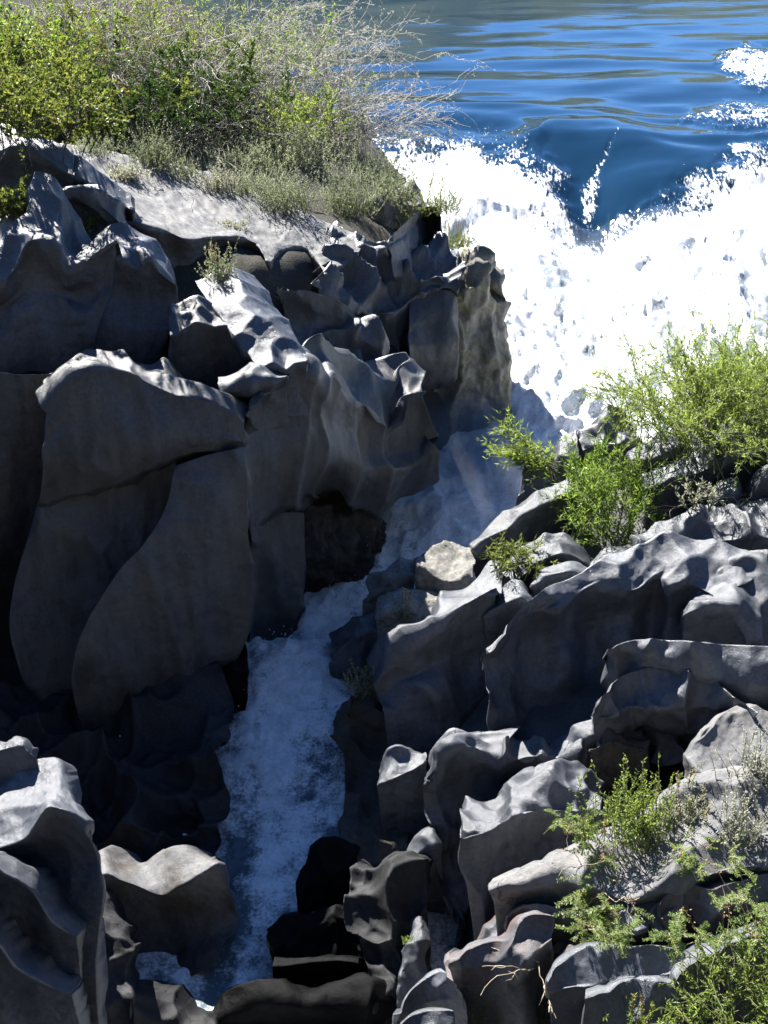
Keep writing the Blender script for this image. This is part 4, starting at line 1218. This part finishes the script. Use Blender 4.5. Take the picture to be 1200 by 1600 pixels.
M['s_tan'] = stem_mat('tan_stems', (.22, .17, .10), (.42, .36, .26))

def unit(a):
    return a / (np.linalg.norm(a, axis=-1, keepdims=True) + 1e-9)
def tubes(S, r0, r1):
    """S (m, n, 3) polylines -> verts, quads of three sided tapering tubes"""
    m, n, _ = S.shape
    T = unit(np.gradient(S, axis=1))
    ref = np.where(np.abs(T[..., 2:3]) > .8, np.array([1., 0, 0]), np.array([0, 0, 1.]))
    A = unit(np.cross(T, ref))
    B = np.cross(T, A)
    r = (np.asarray(r0).reshape(-1, 1) * (1 - np.linspace(0, 1, n)) + np.asarray(r1).reshape(-1, 1) * np.linspace(0, 1, n))[..., None]
    ring = [S + r * (math.cos(t) * A + math.sin(t) * B) for t in (0, 2.094, 4.189)]
    V = np.stack(ring, 2)
    k = np.arange(m * n * 3).reshape(m, n, 3)
    q = np.stack([k[:, :-1, :], np.roll(k, -1, 2)[:, :-1, :], np.roll(k, -1, 2)[:, 1:, :], k[:, 1:, :]], -1)
    return V.reshape(-1, 3), q.reshape(-1, 4)
def merge(parts):
    vs, fs, o = [], [], 0
    for v, f in parts:
        vs.append(v); fs.append(f + o); o += len(v)
    return np.concatenate(vs), np.concatenate(fs)
def grow(root, d, ln, n=7, droop=0.0, wig=0.12):
    """root (m,3), d (m,3), ln (m,) -> (m,n,3) bent stems"""
    m = len(root)
    t = np.linspace(0, 1, n)
    d = unit(d)
    S = root[:, None] + d[:, None] * (ln[:, None] * t)[..., None]
    S[..., 2] -= (droop * ln)[:, None] * t ** 2 if np.ndim(droop) else droop * ln[:, None] * t ** 2
    w = np.cumsum(rng.normal(0, 1, (m, n, 3)), 1) * wig / n
    w -= w[:, :1]
    return S + w * ln[:, None, None]
def along(S, per, t0=.2, t1=1.0):
    m, n, _ = S.shape
    k = rng.integers(0, m, per)
    t = rng.uniform(t0, t1, per) * (n - 1.001)
    i = t.astype(int)
    f = (t - i)[:, None]
    return S[k, i] * (1 - f) + S[k, i + 1] * f, unit(S[k, i + 1] - S[k, i]), k
def blades(p, d, ln, wd, bend=.15):
    """diamond leaves at p pointing along d"""
    d = unit(d)
    side = unit(np.cross(d, rng.normal(0, 1, d.shape)))
    up = np.cross(side, d)
    ln, wd = ln[:, None], wd[:, None]
    a = p
    mid = p + d * ln * .45 + up * ln * bend * .5
    tip = p + d * ln - up * ln * bend * .3
    V = np.stack([a, mid - side * wd, tip, mid + side * wd], 1)
    q = np.arange(len(p) * 4).reshape(-1, 4)
    return V.reshape(-1, 3), q
def rdir(m, up=.5):
    v = rng.normal(0, 1, (m, 3))
    v[:, 2] = np.abs(v[:, 2]) * .6 + up
    return unit(v)
PLANTS = {}
def plant(name, label, cat, root, stems=None, leaves=None, group=None, extra=()):
    """stems: (verts, quads, mat); leaves: (verts, quads, mat, tint per leaf)"""
    e = tag(empty(name, root), label, cat, group)
    root = np.asarray(root)
    if stems is not None:
        tag(mesh_obj('stem', stems[0] - root, stems[1], M[stems[2]], e), kind='stuff')
    for pn, lv in ([('foliage', leaves)] if leaves is not None else []) + list(extra):
        v, q, mt, ti = lv
        tag(mesh_obj(pn, v - root, q, M[mt], e, smooth=False, attrs={'tint': np.repeat(ti, 4)}), kind='stuff')
    return e
BVH = None
def on_ground(u, v):
    """where the sight line through a photo pixel meets the rocks, soil or water already built"""
    global DEPS
    d = ray(u, v)
    hit, loc, *_ = SC.ray_cast(DEPS, Vector((0, 0, CAM_Z)), Vector(d).normalized())
    return np.array(loc) if hit else at_z(u, v, 2.0)
bpy.context.view_layer.update()
DEPS = bpy.context.evaluated_depsgraph_get()

def willow(name, label, u, v, h, spread, nst, nlv, lm='l_willow', sm='s_green', ll=.085, lw=.0075, lean=(0, 0, 0), rad=.25, droop=.35, group=None, cat='shrub', root=None, up=.9):
    r = on_ground(u, v) if root is None else np.asarray(root, float)
    base = r + np.concatenate([rng.normal(0, rad, (nst, 2)), np.full((nst, 1), -.05)], 1)
    d = rng.normal(0, 1, (nst, 3)) * np.array([spread, spread, 0]) + np.array([0, 0, up]) + np.asarray(lean)
    S = grow(base, d, rng.uniform(.6, 1.15, nst) * h, 9, rng.uniform(.2, 1, nst) * droop * .5, .14)
    p, t, k = along(S, nst * 5, .25, .85)
    S2 = grow(p, unit(t + rng.normal(0, .5, t.shape)), rng.uniform(.18, .42, len(p)) * h, 5, .2, .2)
    lp, lt, _ = along(S2, int(nlv * .7), 0, 1)
    lp2, lt2, _ = along(S, int(nlv * .3), .35, 1)
    lp, lt = np.concatenate([lp, lp2]), np.concatenate([lt, lt2])
    n = len(lp)
    V, q = blades(lp, lt + rng.normal(0, .55, (n, 3)), rng.uniform(.6, 1.3, n) * ll, rng.uniform(.7, 1.2, n) * lw)
    zz = (lp[:, 2] - lp[:, 2].min()) / (np.ptp(lp[:, 2]) + 1e-6)
    ti = np.clip(rng.normal(.45, .24, n), 0, 1)
    sv = merge([tubes(S, np.full(nst, .009), np.full(nst, .002)), tubes(S2, np.full(len(p), .0035), np.full(len(p), .0012))])
    return plant(name, label, cat, r, (*sv, sm), (V, q, lm, ti), group)
def sage(label, u, v, h, rad, nst, lm='l_sage', per=26, spikes=0, name='sage_clump', cat='sagebrush', spread=.35, ll=.028, lw=.0055, sm='s_green', dry=0, group=None):
    r = on_ground(u, v)
    base = r + np.stack([rng.normal(0, rad * .55, nst), rng.normal(0, rad * .45, nst), np.full(nst, -.03)], -1)
    d = np.stack([rng.normal(0, spread, nst), rng.normal(0, spread, nst), np.ones(nst)], -1)
    hh = rng.uniform(.45, 1.0, nst) * h
    S = grow(base, d, hh, 6, .08, .12)
    parts = [tubes(S, np.full(nst, .004), np.full(nst, .0012))]
    lp, lt, _ = along(S, nst * per, .1, 1.0)
    if spikes:
        d3 = np.stack([rng.normal(0, .18, spikes), rng.normal(0, .18, spikes), np.ones(spikes)], -1)
        b3 = r + np.stack([rng.normal(0, rad * .5, spikes), rng.normal(0, rad * .4, spikes), np.zeros(spikes)], -1)
        S3 = grow(b3, d3, rng.uniform(.9, 1.5, spikes) * h, 6, .05, .1)
        parts.append(tubes(S3, np.full(spikes, .004), np.full(spikes, .0015)))
        lp3, lt3, _ = along(S3, spikes * 34, .35, 1.0)
        lp, lt = np.concatenate([lp, lp3]), np.concatenate([lt, lt3])
    n = len(lp)
    V, q = blades(lp, lt * .9 + rng.normal(0, .7, (n, 3)), rng.uniform(.6, 1.4, n) * ll, rng.uniform(.7, 1.3, n) * lw)
    extra = ()
    if dry:
        lp4, lt4, _ = along(S3 if spikes else S, dry, .6, 1.0)
        V4, q4 = blades(lp4, lt4 + rng.normal(0, .6, lt4.shape), np.full(dry, ll * .8), np.full(dry, lw * 1.4))
        extra = [('seed_head', (V4, q4, 'l_dry', rng.uniform(0, 1, dry)))]
    return plant(name, label, cat, r, (*merge(parts), sm), (V, q, lm, np.clip(rng.normal(.5, .25, n), 0, 1)), group, extra)
def leafy(label, u, v, h, w, nlv, lm, name='leafy_shrub', cat='shrub', ll=.07, lw=.022, root=None, nst=26, sm='s_dark', group=None, depth=None, dry=0):
    r = on_ground(u, v) if root is None else np.asarray(root, float)
    base = r + np.stack([rng.normal(0, w * .35, nst), rng.normal(0, (depth or w) * .3, nst), np.full(nst, -.05)], -1)
    d = np.stack([rng.normal(0, .5, nst), rng.normal(0, .5, nst), np.ones(nst)], -1)
    S = grow(base, d, rng.uniform(.5, 1.05, nst) * h, 7, .15, .22)
    p, t, k = along(S, nst * 6, .25, 1.0)
    S2 = grow(p, unit(t * .6 + rng.normal(0, .8, t.shape)), rng.uniform(.12, .34, len(p)) * h, 4, .1, .25)
    lp, lt, _ = along(S2, nlv, 0, 1)
    n = len(lp)
    V, q = blades(lp, rdir(n, .2) + lt * .5, rng.uniform(.5, 1.3, n) * ll, rng.uniform(.6, 1.2, n) * lw)
    clump = .5 + .5 * fbm(lp * 3.0, 2, 7)
    ti = np.clip(clump + rng.normal(0, .2, n), 0, 1)
    sv = merge([tubes(S, np.full(nst, .008), np.full(nst, .002)), tubes(S2, np.full(len(p), .003), np.full(len(p), .001))])
    extra = ()
    if dry:
        lp4, lt4, _ = along(S2, dry, .3, 1.0)
        V4, q4 = blades(lp4, rdir(dry, .2), np.full(dry, ll * .8), np.full(dry, lw))
        extra = [('dry_leaf', (V4, q4, 'l_dry', rng.uniform(0, 1, dry)))]
    return plant(name, label, cat, r, (*sv, sm), (V, q, lm, ti), group, extra)
def twiggy(label, u, v, h, spread, nst, lean=(0, 0, 0), sm='s_grey', nlv=0, lm='l_pale', root=None, rad=.3, droop=.5, name='twiggy_bush', cat='bush', r0=.012, twigs=7, up=.8, group=None, ll=.06, lw=.006):
    r = on_ground(u, v) if root is None else np.asarray(root, float)
    base = r + np.concatenate([rng.normal(0, rad, (nst, 2)), np.full((nst, 1), -.05)], 1)
    d = rng.normal(0, 1, (nst, 3)) * np.array([spread, spread, .1]) + np.array([0, 0, up]) + np.asarray(lean)
    S = grow(base, d, rng.uniform(.55, 1.1, nst) * h, 10, rng.uniform(.1, 1, nst) * droop, .25)
    p, t, k = along(S, nst * twigs, .2, .95)
    S2 = grow(p, unit(t + rng.normal(0, .6, t.shape)), rng.uniform(.15, .5, len(p)) * h, 7, rng.uniform(-.1, .5, len(p)), .35)
    p3, t3, k3 = along(S2, len(p) * 2, .2, 1)
    S3 = grow(p3, unit(t3 + rng.normal(0, .7, t3.shape)), rng.uniform(.06, .2, len(p3)) * h, 5, rng.uniform(-.2, .6, len(p3)), .4)
    sv = merge([tubes(S, np.full(nst, r0), np.full(nst, .003)), tubes(S2, np.full(len(p), .0065), np.full(len(p), .003)), tubes(S3, np.full(len(p3), .004), np.full(len(p3), .002))])
    lv = None
    if nlv:
        lp, lt, _ = along(S3, nlv, 0, 1)
        V, q = blades(lp, lt + rng.normal(0, .6, lt.shape), rng.uniform(.5, 1.3, nlv) * ll, rng.uniform(.7, 1.2, nlv) * lw)
        lv = (V, q, lm, np.clip(rng.normal(.5, .25, nlv), 0, 1))
    return plant(name, label, cat, r, (*sv, sm), lv, group)
def ferny(label, u, v, h, nst, spread=.45, lean=(0, 0, 0), lm='l_bright', flowers=60, leaves_per=8, ll=.026, lw=.0055, group=None):
    """upright weed with feathered leaves: a midrib with paired leaflets, and rusty seed clusters"""
    r = on_ground(u, v)
    base = r + np.concatenate([rng.normal(0, .06, (nst, 2)), np.full((nst, 1), -.03)], 1)
    d = rng.normal(0, 1, (nst, 3)) * np.array([spread, spread, 0]) + np.array([0, 0, 1]) + np.asarray(lean)
    S = grow(base, d, rng.uniform(.6, 1.1, nst) * h, 8, .15, .15)
    p, t, k = along(S, nst * leaves_per, .15, 1)
    out = rng.normal(0, 1, p.shape)
    out[:, 2] = np.abs(out[:, 2]) * .35
    S2 = grow(p, out, rng.uniform(.09, .17, len(p)) * (h / .6) ** .5, 8, .25, .08)
    m = len(S2)
    T = unit(np.gradient(S2, axis=1))
    side = unit(np.cross(T, np.array([0, 0, 1.]) + rng.normal(0, .25, (m, 1, 3))))
    VV, n0 = [], 0
    fr = np.linspace(.15, 1, 8)
    Vs, dl = [], []
    for s in (-1, 1):
        for j in range(1, 8):
            for hlf in (0, .5):
                i0 = S2[:, j] * (1 - hlf) + S2[:, j - 1] * hlf
                Vs.append(i0); dl.append(side[:, j] * s + T[:, j] * .45)
    lp = np.concatenate(Vs); dd = np.concatenate(dl)
    n = len(lp)
    V, q = blades(lp, dd + rng.normal(0, .12, dd.shape), rng.uniform(.7, 1.2, n) * ll, rng.uniform(.8, 1.2, n) * lw)
    sv = merge([tubes(S, np.full(nst, .005), np.full(nst, .002)), tubes(S2, np.full(m, .0018), np.full(m, .0009))])
    extra = ()
    if flowers:
        fp, ft, _ = along(S, flowers, .5, 1.0)
        cl = np.repeat(fp[::6], 6, 0)[:flowers] + rng.normal(0, .014, (flowers, 3))
        V4, q4 = blades(cl, rdir(flowers, .1), np.full(flowers, .02), np.full(flowers, .006))
        extra = [('seed_head', (V4, q4, 'l_dry', rng.uniform(0, 1, flowers)))]
    return plant('ferny_weed', label, 'weed', r, (*sv, 's_tan'), (V, q, lm, np.clip(rng.normal(.5, .25, n), 0, 1)), None, extra)

# upper left brush
leafy('yellow green leafy shrub at the left edge just above the rocks', 40, 222, 1.69, 1.44, 11000, 'l_yellow', nst=44, ll=.06, lw=.017, dry=400)
leafy('yellowish low shrub with a few rust coloured leaves right of the left edge shrub', 130, 222, 1.10, 0.96, 9000, 'l_yellow', nst=34, ll=.055, lw=.015, dry=900)
leafy('darker green broad leaved shrub at the top left edge', 25, 150, 2.21, 1.56, 8000, 'l_bright', nst=36, ll=.075, lw=.026)
leafy('green shrub among bare grey branches at the top left', 140, 150, 2.08, 1.68, 6000, 'l_yellow', nst=36, ll=.06, lw=.017)
twiggy('bare grey bush with long arching branches reaching left over the green shrubs', 255, 185, 2.99, 0.50, 46, lean=(-.8, -.1, .1), rad=.5, droop=.55, nlv=1200, lm='l_yellow')
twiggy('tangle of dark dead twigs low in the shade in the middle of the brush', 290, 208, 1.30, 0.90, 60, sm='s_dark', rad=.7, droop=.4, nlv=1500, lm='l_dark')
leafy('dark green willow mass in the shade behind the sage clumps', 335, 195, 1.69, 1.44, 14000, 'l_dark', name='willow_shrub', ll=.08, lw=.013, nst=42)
twiggy('bare grey bush along the top edge left of the water', 320, 120, 2.60, 0.60, 26, lean=(.1, 0, .2), rad=.8, droop=.3, nlv=4000, lm='l_willow')
twiggy('silvery twiggy willow with curled pale leaves at the top beside the water', 430, 180, 2.99, 0.50, 40, lean=(.15, 0, .3), rad=.6, droop=.25, nlv=7000, lm='l_pale', name='willow_bush')
twiggy('bare willow leaning right with thin branches hanging over the river', 505, 222, 2.47, 0.45, 40, lean=(.75, -.15, .0), rad=.45, droop=.45, nlv=3000, lm='l_pale', name='willow_bush')
leafy('grey green leafy thicket filling the brush between the bare bushes', 230, 120, 2.34, 2.16, 6000, 'l_willow', ll=.06, lw=.013, nst=40, name='willow_shrub')
leafy('pale green thicket at the top of the brush left of the river', 400, 135, 2.34, 1.92, 6500, 'l_willow', ll=.065, lw=.011, nst=44, name='willow_shrub')
leafy('olive shrub behind the silvery willow, closest to the still water', 460, 110, 1.82, 1.56, 5000, 'l_willow', ll=.06, lw=.011, nst=36, name='willow_shrub')
leafy('low olive brush under the leaning bare willow', 540, 215, 0.65, 0.84, 3000, 'l_sage', ll=.05, lw=.009, nst=36, name='willow_shrub')
sage('tall blue green sagebrush below the silvery willow', 470, 262, .95, .6, 130, per=40, spread=.4, ll=.035, lw=.007)
sage('grey green sagebrush between the dark twigs and the big sage clump', 395, 262, .6, .4, 90, per=36, spread=.4, ll=.035, lw=.007)
sage('big silver green sage clump spilling on the pale slab', 445, 328, .85, .42, 150, per=34, spread=.42, ll=.034, lw=.006)
sage('silver green sage clump with upright flower stalks right of the big clump', 545, 335, .75, .4, 150, per=30, spikes=40, spread=.35, ll=.032, lw=.006)
sage('yellowish grass clump with stalks above the pointed knob of rock', 630, 350, .5, .26, 80, 'l_sage', per=26, spikes=22, ll=.03, lw=.0045, name='grass_clump', cat='grass clump')
sage('grey green sage by the water behind the yellowish grass clump', 600, 285, .7, .5, 110, per=32, spread=.5, ll=.034, lw=.006)
sage('small round pale cushion plant casting a shadow on the pale slab', 195, 278, .3, .22, 130, 'l_pale', per=24, spread=.6, name='cushion_plant', cat='plant', ll=.03, lw=.007)
sage('upright sage tuft at the top edge of the pale slab, nearest the dead twigs', 240, 260, .6, .32, 140, per=30, spikes=12)
sage('low sage tuft between the yellowish shrub and the upright sage tuft', 150, 240, .4, .3, 80, per=26)
sage('sage tuft on the low grey rock at the edge of the falls', 612, 312, .6, .35, 110, per=28, spikes=10, spread=.45, ll=.034, lw=.006)
sage('rounded pale sage on the middle of the pale slab', 342, 295, .42, .28, 110, 'l_pale', per=28, spikes=8)
sage('small grey tuft at the slab edge left of the rounded pale sage', 285, 275, .33, .22, 60, per=24)
sage('grey sage tuft right of the rounded pale sage at the back of the slab', 375, 300, .38, .26, 70, per=26)
sage('tiny flat pale cushion growing in a crack of the slab', 362, 352, .14, .2, 60, 'l_pale', per=18, spread=.8, name='cushion_plant', cat='plant')
sage('thin dry grass with red tips at the foot of the pale slab overhang', 345, 436, .36, .16, 70, 'l_sage', per=22, spikes=14, dry=120, name='grass_clump', cat='grass clump')
sage('little pale green sprig standing in the dark hollow of the left bank', 441, 478, .32, .05, 12, 'l_sage', per=50, spread=.16, name='sage_sprig', cat='plant')
leafy('light green leafy plant growing from the crack beside the peaked rock', 135, 352, .38, .34, 1300, 'l_bright', name='leafy_plant', cat='plant', nst=16, ll=.055, lw=.02, sm='s_green')
leafy('green and yellow leafy plant at the left edge beside the peaked rock', 12, 335, .6, .4, 1700, 'l_yellow', name='leafy_plant', cat='plant', nst=18, ll=.06, lw=.022, sm='s_green', dry=80)
sage('green and rust weeds hanging from the corner of the left bank above the falls', 715, 385, .5, .32, 130, 'l_yellow', per=22, spikes=8, dry=300, spread=.6, ll=.03, name='weed_clump', cat='weeds')
sage('yellowish weeds at the water edge behind the weeds above the falls', 685, 330, .5, .4, 110, 'l_yellow', per=22, spikes=10, dry=140, spread=.5, ll=.03, name='weed_clump', cat='weeds')


def back_of_bank(x, y):
    return (x, y, float(soil_left(np.array(x), np.array(y))) - .05)
twiggy('tall bare thicket along the top edge, far left, behind the green shrubs', 0, 0, 2.6, .6, 28, rad=.9, droop=.3, nlv=5000, lm='l_willow', root=back_of_bank(-7.2, 23))
twiggy('tall brownish thicket along the top edge behind the long arching branches', 0, 0, 2.7, .55, 24, rad=.9, droop=.3, nlv=4000, lm='l_dry', root=back_of_bank(-5.0, 23.5))
twiggy('tall grey thicket along the top edge behind the silvery willow', 0, 0, 2.7, .5, 24, rad=.9, droop=.3, nlv=5000, lm='l_sage', root=back_of_bank(-3.0, 24.5))
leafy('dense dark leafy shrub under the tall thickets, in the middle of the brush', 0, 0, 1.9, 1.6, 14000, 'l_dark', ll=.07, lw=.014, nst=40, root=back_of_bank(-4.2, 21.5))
leafy('dense olive shrub under the tall thickets, near the top left', 0, 0, 1.9, 1.7, 9000, 'l_yellow', ll=.065, lw=.015, nst=40, root=back_of_bank(-6.3, 21))
leafy('dense olive shrub beside the river behind the leaning bare willow', 0, 0, 1.5, 1.3, 7000, 'l_willow', ll=.065, lw=.011, nst=40, root=back_of_bank(-1.7, 24))

# right bank
willow('willow_shrub', 'big light green willow shrub at the right edge in front of the white falls', 1125, 690, 1.6, .5, 170, 30000, lean=(.02, .1, 0), rad=.5, ll=.075, lw=.006, droop=.75)
willow('willow_shrub', 'light green willow at the right edge overlapping the big willow', 1215, 680, 1.8, .42, 80, 15000, rad=.4, ll=.075, lw=.006, droop=.5)
willow('willow_shrub', 'small bright green willow growing between the rocks above the large wavy rock', 925, 850, 1.35, .16, 60, 6000, lm='l_bright', rad=.3, ll=.10, lw=.0075, droop=.2)
willow('willow_shrub', 'drooping willow branches hanging left over the spray beside the black rock', 870, 735, 1.15, .25, 16, 2200, lean=(-1.0, -.1, .1), rad=.15, droop=.5, up=.6)
willow('willow_shrub', 'low yellow green willow sprout at the foot of the arched rock', 810, 885, .5, .6, 18, 900, lm='l_yellow', rad=.12, lean=(-.3, 0, 0))
willow('willow_shrub', 'little pale leaved sprout among the dry twigs on the right', 1090, 795, .42, .35, 10, 260, lm='l_pale', rad=.06, ll=.06, lw=.010)
twiggy('dry bare twigs lying over the rocks at the right edge below the big willow', 1190, 775, 1.0, .5, 9, lean=(-1.0, -.2, -.3), sm='s_tan', rad=.12, droop=.2, r0=.008, twigs=3, up=.3, name='dry_branch', cat='branch')
twiggy('few pale dead stalks standing in the ferny weeds on the lower right', 930, 1400, .75, .35, 5, sm='s_tan', rad=.05, droop=.5, r0=.005, twigs=2, name='dead_stalk', cat='dead stalks')
twiggy('pale dead twigs lying on the knobbly rust stained rock', 830, 1500, .45, .6, 5, sm='s_tan', rad=.05, droop=.6, r0=.004, twigs=2, up=.3, name='dry_branch', cat='branch')
sage('clump of weeds with brown flower spikes at the top of the gorge wall', 565, 1080, .32, .16, 40, 'l_sage', per=26, spikes=14, dry=260, spread=.25, name='weed_clump', cat='weeds')
sage('few thin flower spikes growing on the pale layered rock', 632, 965, .3, .1, 14, 'l_sage', per=24, spikes=5, dry=90, spread=.2, name='weed_clump', cat='weeds')
sage('grey green grass tuft with tall green spikes in the middle of the lower right rocks', 1000, 1292, .45, .33, 200, 'l_willow', per=18, spikes=26, spread=.3, name='grass_tuft', cat='grass tuft', ll=.026)
sage('brownish dry base of grass right of the tall spiked tuft', 1075, 1275, .3, .2, 80, 'l_pale', per=18, spikes=6, dry=120, name='grass_tuft', cat='grass tuft')
sage('thin pale weeds standing on the lit slab at the right', 1150, 1305, .38, .2, 46, 'l_pale', per=18, spikes=8, name='grass_tuft', cat='grass tuft')
sage('pale silvery weed at the right edge beside the flat block', 1190, 1215, .4, .18, 60, 'l_pale', per=20, spikes=8, name='grass_tuft', cat='grass tuft')
ferny('tall ferny weed with rusty seed clusters on the left tip of the wide slab', 905, 1465, 1.0, 8, lean=(.05, .12, 0), flowers=200, ll=.03, lw=.0062)
ferny('ferny weed with long side leaves in front of the dished boulder', 930, 1335, .6, 6, flowers=140, lean=(-.1, 0, 0), ll=.03)
ferny('ferny weed leaning over the smooth hump, right of the tall ferny weed', 985, 1480, .7, 4, flowers=60, ll=.03)
ferny('ferny weed over the rust stained rock near the right edge', 1120, 1490, .7, 6, flowers=80, lean=(-.1, 0, 0))
ferny('small ferny sprig on the right part of the wide slab', 1090, 1365, .35, 4, flowers=30)
ferny('ferny weed at the right edge above the lower right corner', 1185, 1450, .7, 6, flowers=70)
willow('weed_clump', 'dense bushy green weeds filling the lower right corner', 1165, 1590, .75, .45, 50, 3000, lm='l_willow', rad=.2, ll=.045, lw=.0065, cat='weeds', root=tuple(at_z(1165, 1640, 3.05)))
willow('weed_clump', 'green weeds at the right edge just above the lower right corner', 1195, 1540, .55, .4, 28, 1500, lm='l_willow', rad=.16, ll=.04, lw=.006, cat='weeds', root=tuple(at_z(1195, 1560, 3.2)))
willow('weed_clump', 'thin green weeds at the bottom edge left of the dense corner weeds', 1085, 1600, .42, .3, 16, 900, lm='l_bright', rad=.12, ll=.04, lw=.006, cat='weeds', root=tuple(at_z(1090, 1630, 3.0)))
sage('green spiky weeds at the bottom edge right of the fluted rock', 760, 1610, .3, .12, 14, 'l_willow', per=40, spikes=6, spread=.2, name='weed_clump', cat='weeds', ll=.03)
sage('two tall green spikes at the bottom edge beside the lit round rock', 850, 1610, .34, .1, 12, 'l_willow', per=40, spikes=6, spread=.22, name='weed_clump', cat='weeds', ll=.03)
sage('thin reddish and green weeds in front of the lit round rock at the bottom', 1000, 1610, .3, .2, 26, 'l_willow', per=26, spikes=5, dry=120, spread=.3, name='weed_clump', cat='weeds', ll=.028)
leafy('tiny green plant in the crevice of the thin lit fin of rock', 641, 1470, .14, .08, 90, 'l_bright', name='leafy_plant', cat='plant', nst=6, ll=.03, lw=.01, sm='s_green')

def ground_cover():
    n = 14000
    x = rng.uniform(-11, .8, n); y = rng.uniform(20, 31, n)
    z = soil_left(x, y)
    k = (x < np.interp(y, EL[:, 0], EL[:, 1]) - .5) & (fbm(np.stack([x, y, 0 * x], -1) * .9, 3, 97) > -.25)
    p = np.stack([x, y, z + .02], -1)[k]
    m = len(p)
    d = np.stack([rng.normal(0, .5, m), rng.normal(0, .5, m), np.ones(m)], -1)
    V, q = blades(p, d, rng.uniform(.10, .32, m), rng.uniform(.004, .009, m))
    tag(mesh_obj('grass', V, q, M['l_sage'], smooth=False, attrs={'tint': np.repeat(np.clip(rng.normal(.4, .25, m), 0, 1), 4)}), kind='stuff')
ground_cover()

def mist():
    import bmesh
    bm = bmesh.new()
    bmesh.ops.create_icosphere(bm, subdivisions=3, radius=1.0)
    me = bpy.data.meshes.new('mist')
    bm.to_mesh(me); bm.free()
    o = bpy.data.objects.new('mist', me)
    COL.objects.link(o)
    o.location = (1.35, 17.0, 1.35)
    o.scale = (1.25, 2.3, .95)
    m, nt = new_mat('mist')
    tc = N(nt, 'ShaderNodeTexCoord')
    ln = N(nt, 'ShaderNodeVectorMath', operation='LENGTH')
    nt.links.new(tc.outputs['Object'], ln.inputs[0])
    nz = N(nt, 'ShaderNodeTexNoise', i_Scale=2.2, i_Detail=4.0, i_Roughness=0.6)
    nt.links.new(tc.outputs['Object'], nz.inputs['Vector'])
    fall = math_(nt, 'SUBTRACT', 1.0, ln.outputs['Value'], True)
    d = math_(nt, 'MULTIPLY', fall, math_(nt, 'MULTIPLY', math_(nt, 'SUBTRACT', nz.outputs[0], .30, True), 2.6))
    pv = N(nt, 'ShaderNodeVolumePrincipled')
    pv.inputs['Color'].default_value = (.95, .97, 1, 1)
    pv.inputs['Anisotropy'].default_value = .3
    nt.links.new(d, pv.inputs['Density'])
    out = N(nt, 'ShaderNodeOutputMaterial')
    nt.links.new(pv.outputs[0], out.inputs['Volume'])
    me.materials.append(m)
    tag(o, kind='stuff')
mist()
SC.cycles.volume_step_rate = 2.0
SC.cycles.volume_max_steps = 64
